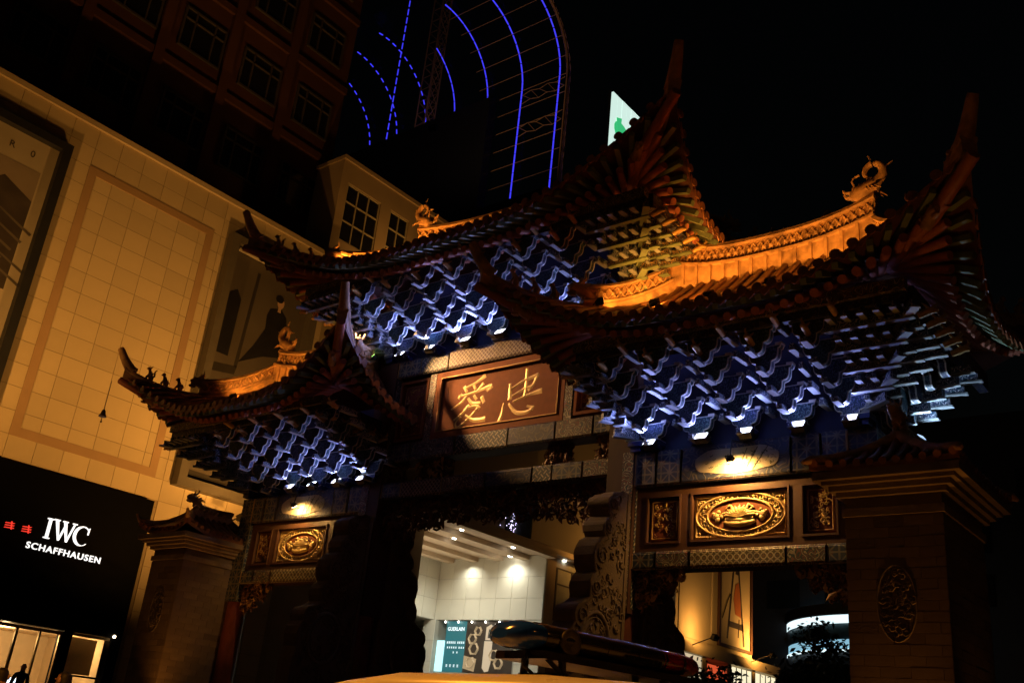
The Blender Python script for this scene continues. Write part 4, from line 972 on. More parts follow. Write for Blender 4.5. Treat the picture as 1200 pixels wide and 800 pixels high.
# ================================================================ glass-vaulted tower with blue light lines
vt = empty('vaulted_tower', (-55, 47, 0)); tag(vt, 'dark glass-vaulted tower outlined with curved blue light lines', 'tower'); VI = Matrix.Translation((55, -47, 0))
def vp_(b, name, m, par=None):
    o = b.build(name, m, vt if par is None else par); o.matrix_local = VI if par is None else Matrix(); return o
mt['bluelight'] = EM('blue_light_tube', (.055, .05, 1), 1.0); mt['bluedim'] = EM('blue_light_tube_dim', (.08, .08, 1), .8)
mt['steel'] = M('steel_truss', (.30, .2, .13), .5, metal=.2); gm, gt, gb = newmat('vault_pane'); mt['pane'] = gm; tr_ = gt.nodes.new('ShaderNodeBsdfTransparent'); mx_ = gt.nodes.new('ShaderNodeMixShader'); mx_.inputs[0].default_value = .08
gb.inputs['Base Color'].default_value = (.01, .012, .02, 1); gb.inputs['Roughness'].default_value = .2; gt.links.new(tr_.outputs[0], mx_.inputs[1]); gt.links.new(gb.outputs[0], mx_.inputs[2]); gt.links.new(mx_.outputs[0], gt.nodes['Material Output'].inputs[0])
mt['darkglass'] = M('vault_glass', (.008, .010, .02), .2, bump=0, spec=.3)
YC, ZC, RV, YT = 46.8, 72.2, 8.3, 55.1
def ribpath(x, zlow, amax=100, r=RV):
    return [Vector((x, YC + r, zlow)), Vector((x, YC + r, (zlow + ZC) / 2)), Vector((x, YC + r, ZC))] + [Vector((x, YC + r * math.cos(R(a)), ZC + r * math.sin(R(a)))) for a in range(8, amax, 8)]
for x, zl, am, th in ((-44, 40, 120, .085), (-49.4, 40, 120, .085), (-54.7, 71.4, 110, .08), (-60, 71.6, 80, .075), ):
    pth = ribpath(x, zl, am); fine = []
    for i in range(len(pth) - 1):
        n = max(1, round((pth[i + 1] - pth[i]).length / 1.2)); fine += [pth[i].lerp(pth[i + 1], k / n) for k in range(n)]
    b = B()
    for k in range(len(fine) - 1): b.tube([fine[k], fine[k].lerp(fine[k + 1], .9)], th, 5)
    vp_(b, 'light_line', 'bluelight')
for x, zl, am in ((-64.9, 71.5, 110), (-70, 71.4, 100), (-75, 72, 80)):
    pth = ribpath(x, zl, am); fine = []
    for i in range(len(pth) - 1):
        n = max(2, int((pth[i + 1] - pth[i]).length / .9))
        for k in range(n): fine.append(pth[i].lerp(pth[i + 1], k / n))
    b = B()
    for k in range(0, len(fine) - 1, 1):
        if k % 2 == 0: b.tube([fine[k], fine[k + 1]], .075, 5)
    tag(vp_(b, 'dashed_light_line', 'bluelight'))
b = B()
for k in range(26):
    z = 60 + k * 1.45; b.tube([(-71.7, 54.9, z), (-71.7, 54.9, z + 1.0)], .08, 5)
vp_(b, 'dashed_light_line', 'bluelight')
# steel: outer rib truss, purlins and the lattice mast
b = B(); A1 = ribpath(-43, 40, 120, RV + .1); A2 = ribpath(-43.6, 40, 120, RV + 1.5)
def fine_(pth, st):
    o = []
    for i in range(len(pth) - 1):
        n = max(1, int((pth[i + 1] - pth[i]).length / st)); o += [pth[i].lerp(pth[i + 1], k / n) for k in range(n)]
    return o + [pth[-1]]
F1, F2 = fine_(A1, 1.2), fine_(A2, 1.38); n = min(len(F1), len(F2))
b.tube(A1, .12, 5); b.tube(A2, .09, 5)
for i in range(n - 1): b.tube([F1[i], F2[i]], .05, 4); b.tube([F1[i], F2[i + 1]], .05, 4)
vp_(b, 'edge_truss', 'steel')
for i in range(0, n, 2):
    p = F1[i]; b = B(); b.tube([p, Vector((-56, p.y, p.z))], .06, 4); vp_(b, 'purlin', 'steel')
for zc_ in (66, 70.5):
    b = B(); q = [Vector((-43.2 - 1.2 * k, YT, zc_ - .3 * (k % 2))) for k in range(6)]; b.tube(q, .06, 4); b.tube([p + Vector((0, 0, 1.2)) for p in q], .06, 4)
    for k in range(5): b.tube([q[k], q[k + 1] + Vector((0, 0, 1.2))], .05, 4)
    vp_(b, 'cross_truss', 'steel')
b = B(); ch = [(-64.2, 54.2), (-65.8, 54.2), (-65.8, 55.8), (-64.2, 55.8)]
for (x, y) in ch: b.tube([(x, y, 45), (x, y, 100)], .1, 5)
for k in range(30):
    z = 45 + k * 1.83
    for q in range(4):
        (xa_, ya_), (xb_, yb_) = ch[q], ch[(q + 1) % 4]; b.tube([(xa_, ya_, z), (xb_, yb_, z + 1.83)], .06, 4); b.tube([(xa_, ya_, z), (xb_, yb_, z)], .05, 4)
vp_(b, 'lattice_mast', 'steel')
b = B(); b.tube([(-64.5, 54, 60), (-64.5, 54, 67.6)], .07, 4); vp_(b, 'light_line', 'bluedim')
b = B(); pth = ribpath(-44.5, 0, 128, RV + .55); vs = []
for p in pth: vs += [p, Vector((-90, p.y, p.z))]
b.add(vs, [(2 * i, 2 * i + 1, 2 * i + 3, 2 * i + 2) for i in range(len(pth) - 1)]); vp_(b, 'vault_glass', 'pane')
b = B(); b.box(-90, -52.5, 53.2, 54.4, 0, 71.3); b.box(-90, -43.5, 53, 54.5, 0, 56); vp_(b, 'lower_block', 'darkglass')

# ================================================================ lit green and white rooftop sign
sg = empty('rooftop_sign', (-47, 70, 60)); tag(sg, 'white backlit rooftop sign with a green leaf-like mark', 'sign'); SI = Matrix.Translation((47, -70, -60))
mt['signcyan'] = EM('sign_panel_white', (.75, 1, .9), .85); mt['signgreen'] = EM('sign_green', (.05, .62, .22), .8); mt['signdark'] = M('sign_dark', (.02, .03, .02), .5)
def gp(b, name, m):
    o = b.build(name, m, sg); o.matrix_local = SI; return o
for k in range(12):
    b = B(); b.box(-47.3, -47.0 - .02 * (k % 2), 70 + k * 1.1, 71.06 + k * 1.1, 60, 80.8); gp(b, 'sign_panel', 'signcyan')
b = B(); b.box(-47.6, -47.31, 69.8, 83.4, 40, 81); b.tube([(-47.2, 69.7, 40), (-47.2, 69.7, 81)], .12, 5); gp(b, 'sign_frame', 'signdark')
G = lambda u, v, d: Vector((-47 + d, 70 + u, v))
b = B(); b.prism([(2.6 + 1.9 * math.cos(a * .3927) - .5 * math.sin(a * .3927), 75.6 + 1.6 * math.sin(a * .3927) ) for a in range(16)], G, .01, .06)
b.prism([(1.0, 77.4), (2.2, 77.9), (2.0, 76.0), (2.9, 74.6), (1.4, 75.2)], G, .07, .09); b.prism([(1.2, 73.6), (3.4, 72.2), (6, 73.2), (5, 71.2), (2.6, 70.8)], G, .07, .09); gp(b, 'leaf_mark', 'signgreen')
b = B(); b.prism([(4.2, 75.2), (4.9, 75.2), (4.7, 78.6), (4.3, 78.2)], G, .1, .12); b.prism([(5.2, 75.6), (5.8, 75.6), (6.4, 78.2), (5.6, 77.9)], G, .1, .12); b.prism([(4.3, 74.6), (6.2, 75.2), (6.1, 75.6), (4.3, 75.1)], G, .13, .15); gp(b, 'dark_glyph', 'signdark')
b = B(); b.box(-60, -47.7, 68, 84, 0, 60); gp(b, 'building_under_sign', 'signdark')

# ================================================================ pale shop seen through the middle bay
ws = empty('pale_shop', (-20, 25, 0)); tag(ws, 'brightly lit pale-panelled shop with downlit canopy seen through the middle bay', 'building'); WI = Matrix.Translation((20, -25, 0))
mt['palepanel'] = M('pale_wall_panel', (.62, .60, .50), .55, var=.06, scale=1, bump=.05); mt['palejoint'] = M('pale_joint', (.36, .35, .29), .7); mt['soffit'] = M('soffit_panel', (.55, .43, .30), .6, var=.1)
def wp(b, name, m, par=None):
    o = b.build(name, m, ws if par is None else par); o.matrix_local = WI if par is None else Matrix(); return o
b = B(); b.box(-40, -17.34, 25.04, 28.7, 7.65, 10.95); b.box(-40, -17.34, 27, 28.7, 0, 7.64); b.box(-19.0, -17.34, 25.04, 26.99, 0, 7.64); b.box(-40, -24.74, 10, 25.03, 7.64, 10.95); b.box(-40, -24.74, 10, 22.5, 0, 7.63); b.box(-25.2, -24.4, 24.8, 26.99, 0, 7.63); b.box(-24.39, -19.01, 25.2, 26.9, 0, 5.0); wl = wp(b, 'wall', 'palejoint')
WPN = B().box(.008, 1.042, 0, .04, .008, 1.082).mesh('wall_panel', ['palepanel'])
for i in range(7):
    for j in range(3): link('wall_panel', WPN, wl, Matrix.Translation((-24.70 + 1.05 * i, 25.0, 7.67 + 1.09 * j)))
for i in range(10):
    for j in range(3): link('wall_panel', WPN, wl, Matrix.Translation((-24.7, 25.0 - 1.05 * (i + 1), 7.67 + 1.09 * j)) @ Matrix.Rotation(math.pi / 2, 4, 'Z'))
for j in range(7): link('wall_panel', WPN, wl, Matrix.Translation((-18.9, 25.0, .02 + 1.09 * j)) @ Matrix.Diagonal((1.5, 1, 1, 1))); link('wall_panel', WPN, wl, Matrix.Translation((-25.25, 24.77, .02 + 1.09 * j)) @ Matrix.Diagonal((.82, 1, 1, 1)))
for i in range(5): link('wall_panel', WPN, wl, Matrix.Translation((-24.38 + 1.07 * i, 25.16, 4.0)) @ Matrix.Diagonal((1.02, 1, .9, 1)))
b = B(); b.box(-40, -16.75, 10, 28.6, 10.96, 11.2); sf_ = wp(b, 'canopy', 'soffit')
for k in range(5):
    b = B(); xx = -24.2 + 1.75 * k; b.box(xx, xx + .5, 10, 24.98, 10.72, 10.955); b.build('canopy_beam', 'soffit', sf_)
b = B(); b.box(-40, -16.6, 9.8, 10, 10.7, 11.4); b.box(-16.75, -16.68, 9.8, 28.8, 10.93, 11.22); b.build('canopy_edge', 'soffit', sf_)
mt['downlight'] = EM('downlight_lens', (1, .97, .85), 14)
DL = [(-23.2, 17), (-21.4, 18.5), (-19.8, 20.5), (-18.6, 15.5), (-18.0, 19), (-18.0, 23), (-17.3, 26.5), (-23.2, 21.5)]
for (x, y) in DL:
    b = B(); b.lathe([(.10, 0), (.10, .04)], (x, y, 10.89), 10); b.build('downlight', 'downlight', sf_)
for (x, y) in ((-22.3, 24.45), (-19.3, 24.45), (-24.3, 19.5)):
    b = B(); b.lathe([(.13, 0), (.16, .12)], (x, y, 10.80), 10); b.build('wall_washer', 'downlight', sf_)
    L = bpy.data.lights.new('wall_washer_light', 'SPOT'); L.energy = 260; L.color = (1, .97, .82); L.spot_size = R(150); L.spot_blend = 1; L.shadow_soft_size = .1
    link('wall_washer_light', L, ws, WI @ Matrix.Translation((x, y, 10.7)))
for (x, y) in ((-21.5, 20.5), (-19, 16.5), (-22.5, 15)):
    L = bpy.data.lights.new('downlight_light', 'SPOT'); L.energy = 900; L.color = (1, .97, .84); L.spot_size = R(165); L.spot_blend = .6; L.shadow_soft_size = .3
    link('downlight_light', L, ws, WI @ Matrix.Translation((x, y, 10.6)))
# shop display
mt['teal_print'] = EM('backlit_teal_print', (.02, .13, .15), .9); mt['disp_dark'] = M('display_dark', (.05, .035, .025), .5, var=.5, bump=0); mt['disp_gold'] = EM('display_gold_print', (.5, .36, .2), .55)
mt['disp_white'] = EM('display_white', (.8, .95, 1), 1.0); mt['disp_cyan'] = EM('display_cyan', (.55, .95, 1), 1.0); mt['disp_cream'] = EM('display_bottle_print', (.65, .52, .36), .6)
DZ = lambda u, v, d: Vector((u, 25.14 - d, v))
b = B(); b.box(-22.4, -19.0, 25.15, 25.2, 5.0, 7.62); dp = wp(b, 'display_picture', 'disp_dark')
b = B(); b.box(-23.85, -22.41, 25.15, 25.2, 5.0, 7.62); tl = wp(b, 'teal_display', 'teal_print')
b = B(); b.box(-24.38, -23.87, 25.1, 25.19, 5.0, 6.6); wp(b, 'light_box', 'disp_cyan')
me = text_mesh('display_lettering', 'GUERLAIN', .27, 'disp_white', .004, offset=.006)
link('display_lettering', me, tl, Matrix.Translation((-23.75, 25.14, 7.12)) @ Matrix(((.95, 0, 0, 0), (0, 0, -1, 0), (0, 1, 0, 0), (0, 0, 0, 1))))
rnd = random.Random(9); b = B()
for (zz, n, sz, x0) in ((6.45, 9, .1, -23.7), (6.2, 8, .08, -23.65), (5.95, 2, .08, -23.2), (5.25, 4, .12, -23.6)):
    for k in range(n):
        x = x0 + k * (1.2 / n if n > 4 else .26) + (.08 if n > 4 and k > n / 2 else 0)
        for q in range(3): b.box(x, x + sz * .9, 25.13, 25.148, zz + q * sz * .45, zz + q * sz * .45 + .018)
        b.box(x + sz * .4, x + sz * .4 + .02, 25.125, 25.129, zz, zz + sz)
tag(b.build('small_print', 'disp_white', tl), kind='stuff')
for (u, v, r_) in ((-21.9, 6.7, .26), (-21.75, 6.2, .3), (-21.9, 5.5, .28), (-20.35, 5.9, .28), (-20.0, 5.5, .27), (-21.55, 7.1, .22)):
    b = B(); b.tube([DZ(u + r_ * math.cos(a * 1.0472), v + r_ * math.sin(a * 1.0472), .01) for a in range(7)], .07, 5); b.build('printed_honeycomb', 'disp_gold', dp)
b = B(); b.prism([(-22.38, 5.2), (-21.6, 5.05), (-21.5, 5.7), (-22.38, 5.85)], DZ, .0, .01); b.build('printed_block', 'disp_gold', dp)
b = B(); b.prism([(-21.05, 5.25), (-20.85, 5.05), (-20.6, 5.1), (-20.5, 5.5), (-20.5, 6.6), (-21.05, 6.6)], DZ, .02, .03); b.prism([(-21.0, 6.65), (-20.45, 6.65), (-20.45, 7.3), (-20.7, 7.45), (-21.0, 7.3)], DZ, .02, .03); b.build('printed_bottle', 'disp_cream', dp)
b = B(); b.prism([(-20.85, 6.75), (-20.6, 6.75), (-20.65, 7.2), (-20.8, 7.2)], DZ, .031, .035); b.build('printed_bottle_neck', 'disp_dark', dp)
for k in range(6):
    b = B(); b.ball((-23.9 + .95 * k, 25.05, 7.56), .05); wp(b, 'display_lamp', 'downlight')
# side windows of the shop, next to the canopy
b = B()
for yy in (25.9, 27.2, 28.5): b.box(-17.34, -17.28, yy, yy + .1, 7.8, 10.4)
for zz in (8.4, 9.6, 10.4): b.box(-17.34, -17.285, 25.9, 28.6, zz, zz + .08)
f = wp(b, 'side_window', 'winframe'); b = B(); b.box(-17.335, -17.31, 25.95, 28.55, 8.4, 10.4); b.build('pane', 'palejoint', f)
b = B(); b.box(-17.33, -17.30, 25.06, 25.85, 0, 10.9); wp(b, 'corner_facing', 'beige')

# ================================================================ bulbs on the amber shop's flank
mt['sparkle'] = EM('purple_white_bulb', (.75, .65, 1), 3.0)
lc = empty('light_cluster', (-23.0, 28.84, 13.8)); tag(lc, 'small cluster of violet-white bulbs on the plaster wall behind the carved fringe', 'lights')
b = B(); rnd = random.Random(3)
for k in range(46): b.ball((rnd.gauss(0, .25), 0, rnd.gauss(0, .45)), .028, n=5, k=3)
for k in range(14): b.ball((.5 + rnd.random() * .8, 0, .5 + rnd.random() * .8), .024, n=5, k=3)
tag(b.build('bulbs', 'sparkle', lc), kind='stuff'); b = B(); b.box(-.6, 1.4, .06, .14, -1.1, 1.4); b.build('backing', 'signdark', lc)

# ================================================================ amber-lit shop seen through the near bay
am = empty('amber_shop', (-12, 34, 0)); tag(am, 'amber-lit plastered shop with a tall framed easel poster', 'building'); AI_ = Matrix.Translation((12, -34, 0))
def ap(b, name, m, par=None):
    o = b.build(name, m, am if par is None else par); o.matrix_local = AI_ if par is None else Matrix(); return o
mt['plaster'] = M('pale_plaster', (.55, .47, .34), .7, var=.08, scale=.8)
b = B(); b.box(-34, -12, 29.0, 37.7, 7.45, 24); ap(b, 'wall', 'plaster')
b = B(); b.box(-22, -11.8, 28.8, 41, 6.9, 7.44); b.box(-22, -11.95, 28.9, 41, 0, 4.5);
for yy in (28.9, 31.8, 34.6, 37.5, 40.6): b.box(-22, -11.9, yy, yy + .4, 4.5, 6.9)
ap(b, 'lower_storey', 'plaster')
b = B(); X_ = -12
for (ya, yb, za, zb) in ((29.3, 33.0, 7.62, 7.8), (29.3, 33.0, 13.0, 13.18), (29.3, 29.48, 7.8, 13), (32.82, 33.0, 7.8, 13)): b.box(X_ - .01, X_ + .05, ya, yb, za, zb)
ap(b, 'wall_moulding', 'plaster')
AX = lambda u, v, d: Vector((X_ + d, u, v))
b = B()
for (ya, yb, za, zb) in ((33.5, 37.5, 7.7, 7.86), (33.5, 37.5, 14.2, 14.4), (33.5, 33.68, 7.86, 14.2), (37.32, 37.5, 7.86, 14.2)): b.box(X_ - .01, X_ + .14, ya, yb, za, zb)
pf = ap(b, 'poster_frame', 'darkwood')
b = B(); b.box(X_, X_ + .04, 33.68, 37.32, 7.86, 14.2); b.build('poster_sheet', 'print_pale2', pf) if 'print_pale2' in mt else b.build('poster_sheet', 'plaster', pf)
b = B()
for (p0, p1, w_) in (((34.6, 8.2), (35.5, 13.2), .09), ((36.6, 8.0), (35.7, 13.2), .09), ((34.75, 9.0), (36.5, 9.0), .16), ((35.9, 8.4), (36.0, 9.4), .06), ((35.5, 12), (35.9, 12), .2)):
    d = Vector((p1[0] - p0[0], p1[1] - p0[1])).normalized(); nn = Vector((-d.y, d.x)) * w_
    b.prism([(p0[0] + nn.x, p0[1] + nn.y), (p0[0] - nn.x, p0[1] - nn.y), (p1[0] - nn.x, p1[1] - nn.y), (p1[0] + nn.x, p1[1] + nn.y)], AX, .045, .05)
b.build('printed_easel', 'print_dark', pf)
mt['print_orange'] = M('poster_orange', (.42, .14, .04), .5, bump=0)
b = B(); b.prism([(35.5, 9.6), (36.2, 9.5), (36.1, 10.6), (35.9, 11.4), (35.5, 11.2), (35.3, 10.4)], AX, .052, .057); b.build('printed_violin', 'print_orange', pf)
b = B(); b.tube([AX(34.0, 9.2, .05), AX(34.6, 10.2, .05), AX(34.9, 10.6, .05)], .03, 4); b.build('printed_bow', 'print_room2', pf)
mt['redlit'] = EM('red_lit_sign', (.9, .12, .04), .7); mt['shoplit'] = EM('lit_shop_window', (1, .9, .6), 1.0); mt['shoplit2'] = EM('lit_shop_window_pale', (1, .85, .55), .55)
b = B(); b.box(-11.95, -11.92, 29.4, 31.7, 4.6, 6.85); ap(b, 'lit_window', 'shoplit2'); b = B(); b.box(-11.9, -11.86, 32.3, 34.4, 5.9, 6.6); ap(b, 'red_sign', 'redlit')
for (ya, yb) in ((35.0, 37.5), (37.9, 40.6)):
    b = B(); b.box(-12.0, -11.93, ya, yb, 4.6, 6.8); f = ap(b, 'lit_window', 'shoplit'); b = B()
    for k in range(5): yy = ya + (yb - ya) * k / 4; b.box(-11.92, -11.9, yy - .04, yy + .04, 4.6, 6.8)
    b.box(-11.92, -11.9, ya, yb, 5.5, 5.58); b.build('window_bars', 'black', f)

# ================================================================ dark building with the lit curved band
dbg = empty('dark_gallery', (-8, 52, 0)); tag(dbg, 'dark building wearing a curved bright blue-white lit band', 'building'); DI = Matrix.Translation((8, -52, 0))
def dpp(b, name, m):
    o = b.build(name, m, dbg); o.matrix_local = DI; return o
mt['darkwall'] = M('dark_cladding', (.035, .035, .04), .6, var=.3, scale=.5); mt['bandlit'] = EM('lit_band', (.75, .95, 1), 1.3); mt['bandmid'] = M('band_recess', (.04, .07, .08), .4, var=.6, scale=2); mt['bandlow'] = EM('lit_band_low', (.35, .7, .9), .7)
b = B(); b.box(-24, 14, 54, 64, 0, 26); dpp(b, 'wall', 'darkwall')
for zz in (13, 16.5, 20):
    for k in range(8): b = B(); b.box(-23 + 4.4 * k, -20.5 + 4.4 * k, 53.9, 53.99, zz, zz + 2); dpp(b, 'window', 'glass')
def arcband(z0, z1, r, m, name):
    q = B(); n = 24; C_ = (-9.5, 58)
    pts = [(C_[0] + r * math.cos(R(a)), C_[1] + r * math.sin(R(a))) for a in [190 + 85 * i / n for i in range(n + 1)]]
    q.add([Vector((x, y, z)) for z in (z0, z1) for x, y in pts], [(i, i + 1, n + 2 + i, n + 1 + i) for i in range(n)]); return dpp(q, name, m)
arcband(11.3, 11.85, 8.6, 'bandlit', 'upper_lit_band'); arcband(10.3, 11.29, 8.4, 'bandmid', 'band_recess'); arcband(9.7, 10.3, 8.5, 'bandlow', 'lower_lit_band'); arcband(9.5, 9.69, 8.6, 'bandlit', 'lower_lit_band'); arcband(0, 9.49, 8.3, 'darkwall', 'drum_wall'); arcband(11.91, 12.6, 8.7, 'darkwall', 'band_cornice')
b = B(); rnd = random.Random(8)
for k in range(40):
    a = R(rnd.uniform(215, 272)); z = rnd.uniform(10.2, 11.2); s_ = rnd.uniform(.15, .5); x = -9.5 + 8.45 * math.cos(a); y = 58 + 8.45 * math.sin(a)
    b.box(x, x + s_, y - .05, y, z, z + s_ * .5)
tag(dpp(b, 'recess_fittings', 'bandmid'), kind='stuff')
# ================================================================ planting behind the arch
mt['leaf'] = M('dark_leaf', (.05, .075, .03), .6, var=.5, scale=6, bump=0); mt['bark'] = M('bark', (.08, .055, .035), .85)
def tree(loc, h, rx, rz, n, seed, label):
    rnd = random.Random(seed); r = empty('small_tree', loc); tag(r, label, 'tree')
    b = B(); b.tube([(0, 0, 0), (.03, .02, h * .3), (0, 0, h * .55)], [.08, .06, .04], 7); tips = []
    for k in range(11):
        a = rnd.uniform(0, 6.28); q = rnd.uniform(.4, .9); e = Vector((rx * q * math.cos(a), rx * q * math.sin(a), h - rz + rz * rnd.uniform(-.7, .75)))
        b.tube([Vector((0, 0, h * rnd.uniform(.25, .5))), e * .55 + Vector((0, 0, h * .15)), e], [.035, .02, .008], 5); tips.append(e)
    b.build('trunk', 'bark', r); b = B(); cl = tips + [Vector((rnd.gauss(0, rx * .45), rnd.gauss(0, rx * .45), h - rz + rnd.gauss(0, rz * .45))) for _ in range(22)]
    for k in range(n):
        c = rnd.choice(cl); p = c + Vector((rnd.gauss(0, .2), rnd.gauss(0, .2), rnd.gauss(0, .17))); L = rnd.uniform(.05, .1)
        d = Vector((rnd.uniform(-1, 1), rnd.uniform(-1, 1), rnd.uniform(-.8, .6))).normalized(); s_ = d.orthogonal().normalized(); s_.rotate(Matrix.Rotation(rnd.uniform(0, 6.28), 3, d))
        b.add([p - d * L, p + s_ * L * .45, p + d * L, p - s_ * L * .45], [(0, 1, 2, 3)])
    tag(b.build('crown', 'leaf', r), kind='stuff')
tree((2.55, 4.6, 0), 3.55, 1.0, .95, 4200, 1, 'rounded dark shrub-like tree below the easel poster')
tree((4.7, 6.6, 0), 4.6, .9, 1.5, 4200, 2, 'taller dark tree silhouetted on the lit curved band')
tree((3.6, 7.4, 0), 3.0, 1.1, .9, 3600, 3, 'low dark shrub between the poster and the curved band')

# ================================================================ police car
car = empty('police_car', (11.2, -12.05, 0), R(9)); tag(car, 'police car roof with dark blue and red light bar under the archway', 'car')
mt['carpaint'] = M('car_white_paint', (.62, .60, .56), .3, var=.04, bump=0, spec=.5); mt['carglass'] = M('car_glass', (.01, .012, .014), .08, bump=0, spec=.5); mt['rubber'] = M('rubber', (.02, .02, .02), .8); mt['alloy'] = M('alloy', (.4, .4, .42), .35, metal=.8)
mt['bar_blue'] = M('blue_lens', (.008, .04, .38), .12, var=.1, bump=0, spec=.6); mt['bar_red'] = M('red_lens', (.12, .005, .004), .12, var=.1, bump=0, spec=.6); mt['bar_body'] = M('bar_body', (.014, .012, .014), .22, bump=0, spec=.5)
# body lofted along x: (x, half width low, sill z, belt half width, belt z)
secs = [(-2.42, .55, .45, .62, .62), (-2.3, .78, .30, .80, .78), (-1.7, .90, .26, .88, .92), (-.9, .92, .24, .91, .99), (.2, .92, .24, .92, 1.02), (1.3, .92, .24, .91, 1.03), (1.95, .90, .27, .87, 1.02), (2.25, .80, .36, .78, .92), (2.34, .60, .5, .58, .78)]
b = B(); ringn = 12; vs = []
for (x, wl_, zs, wb, zb_) in secs:
    pr = [(-wl_ * .8, zs), (-wl_, zs + .1), (-wl_ * 1.02, (zs + zb_) / 2), (-wb, zb_ - .06), (-wb * .93, zb_), (-wb * .4, zb_ + .03), (wb * .4, zb_ + .03), (wb * .93, zb_), (wb, zb_ - .06), (wl_ * 1.02, (zs + zb_) / 2), (wl_, zs + .1), (wl_ * .8, zs)]
    vs += [(x, y, z) for y, z in pr]
k = len(secs)
b.add(vs, [(i * ringn + j, i * ringn + (j + 1) % ringn, (i + 1) * ringn + (j + 1) % ringn, (i + 1) * ringn + j) for i in range(k - 1) for j in range(ringn)], 0, True)
b.add(vs[:ringn] + vs[-ringn:], [tuple(range(ringn)), tuple(range(ringn, 2 * ringn))]); b.build('body', 'carpaint', car)
RZ = 1.565
b = B(); cs = [(-1.12, .70, RZ - .12, .045), (-1.0, .73, RZ - .05, .05), (-.7, .75, RZ - .005, .055), (0, .76, RZ + .02, .055), (.8, .75, RZ + .005, .055), (1.45, .72, RZ - .05, .05), (1.62, .69, RZ - .11, .045)]; vs = []
for (x, hw_, z, t) in cs:
    pr = [(-hw_ * .98, z - t * 1.5), (-hw_, z - t * .8), (-hw_ * .96, z - t * .15), (-hw_ * .82, z + t * .35), (-hw_ * .4, z + t * .75), (0, z + t * .85), (hw_ * .4, z + t * .75), (hw_ * .82, z + t * .35), (hw_ * .96, z - t * .15), (hw_, z - t * .8), (hw_ * .98, z - t * 1.5), (0, z - t * .9)]
    vs += [(x, y, zz) for y, zz in pr]
k = len(cs); b.add(vs, [(i * 12 + j, i * 12 + (j + 1) % 12, (i + 1) * 12 + (j + 1) % 12, (i + 1) * 12 + j) for i in range(k - 1) for j in range(12)], 0, True); b.add(vs[:12] + vs[-12:], [tuple(range(12)), tuple(range(12, 24))])
b.build('roof', 'carpaint', car)
b = B(); gv = [(-1.95, -.8, .99), (-1.95, .8, .99), (-1.08, .68, RZ - .15), (-1.08, -.68, RZ - .15)]; b.add(gv, [(0, 1, 2, 3)]); b.build('windscreen', 'carglass', car)
b = B(); gv = [(2.0, -.78, 1.0), (2.0, .78, 1.0), (1.58, .66, RZ - .13), (1.58, -.66, RZ - .13)]; b.add(gv, [(3, 2, 1, 0)]); b.build('rear_window', 'carglass', car)
for sy in (-1, 1):
    for (xa_, xb_, xc_, xd_) in ((-1.85, -.12, -.12, -1.02), (-.04, 1.0, .95, -.04), (1.08, 1.9, 1.54, 1.02)):
        b = B(); y0_, y1_ = sy * .875, sy * .715
        b.add([(xa_, y0_, 1.0), (xb_, y0_, 1.0), (xc_, y1_, RZ - .09), (xd_, y1_, RZ - .09)], [(0, 1, 2, 3)]); b.build('side_window', 'carglass', car)
    for (xp, xq) in ((-.08, -.08), (1.04, .985), (-1.95, -1.06), (1.98, 1.6)):
        b = B(); b.tube([(xp, sy * .885, .99), (xq, sy * .70, RZ - .13)], .04, 6); b.build('pillar', 'carpaint', car)
    for xw in (-1.5, 1.42):
        b = B(); b.lathe([(.22, -.1), (.31, -.1), (.335, -.05), (.335, .05), (.31, .1), (.22, .1)], (0, 0, 0), 24); wh = b.build('wheel', 'rubber', car, Matrix.Translation((xw, sy * .84, .335)) @ Matrix.Rotation(math.pi / 2, 4, 'X'))
        b = B(); b.lathe([(.03, -.09), (.2, -.085), (.221, -.09), (.221, .09), (.2, .085), (.03, .09)], (0, 0, 0), 20); b.build('rim', 'alloy', wh)
    b = B(); b.box(-1.62, -1.45, sy * .9 - .0, sy * 1.08, .98, 1.12) if sy > 0 else b.box(-1.62, -1.45, -1.08, -.9, .98, 1.12); b.build('mirror', 'carpaint', car)
    b = B(); b.ball((-2.27, sy * .62, .66), (.1, .16, .09)); b.build('headlight', 'carglass', car); b = B(); b.ball((2.22, sy * .64, .75), (.08, .14, .1)); b.build('tail_light', 'bar_red', car)
# light bar set across the roof
lb = empty('light_bar', (11.15, -12.03, 1.765), R(-11.0)); tag(lb, 'long police light bar, blue lens on one end and red on the other', 'light bar')
def bar_sec(b, ys, m, wscale=1.0, n=14):
    vs = []
    for (y, s_) in ys:
        for j in range(n): a = 6.2832 * j / n; vs.append((.14 * s_ * math.copysign(abs(math.cos(a)) ** .8, math.cos(a)), y, .060 * s_ * math.copysign(abs(math.sin(a)) ** .9, math.sin(a)) + .01 * s_))
    k = len(ys); b.add(vs, [(i * n + j, i * n + (j + 1) % n, (i + 1) * n + (j + 1) % n, (i + 1) * n + j) for i in range(k - 1) for j in range(n)], m, True); b.add(vs[:n] + vs[-n:], [tuple(range(n)), tuple(range(n, 2 * n))], m)
b = B(); bar_sec(b, [(-.62, .35), (-.605, .62), (-.58, .86), (-.54, .98), (-.47, 1.0)], 0); b.build('blue_lens', 'bar_blue', lb)
b = B(); bar_sec(b, [(-.47, 1.02), (-.46, 1.04), (-.2, 1.03), (.2, 1.02), (.28, 1.0)], 0); b.build('centre_body', 'bar_body', lb)
b = B(); bar_sec(b, [(.28, .98), (.45, .95), (.54, .84), (.59, .6), (.61, .3)], 0); b.build('red_lens', 'bar_red', lb)
for yy in (-.44, -.1, .1, .29, .42): b = B(); bar_sec(b, [(yy, 1.045 if yy < .25 else 1.0), (yy + .012, 1.045 if yy < .25 else 1.0)], 0); b.build('seam_band', 'bar_body', lb)
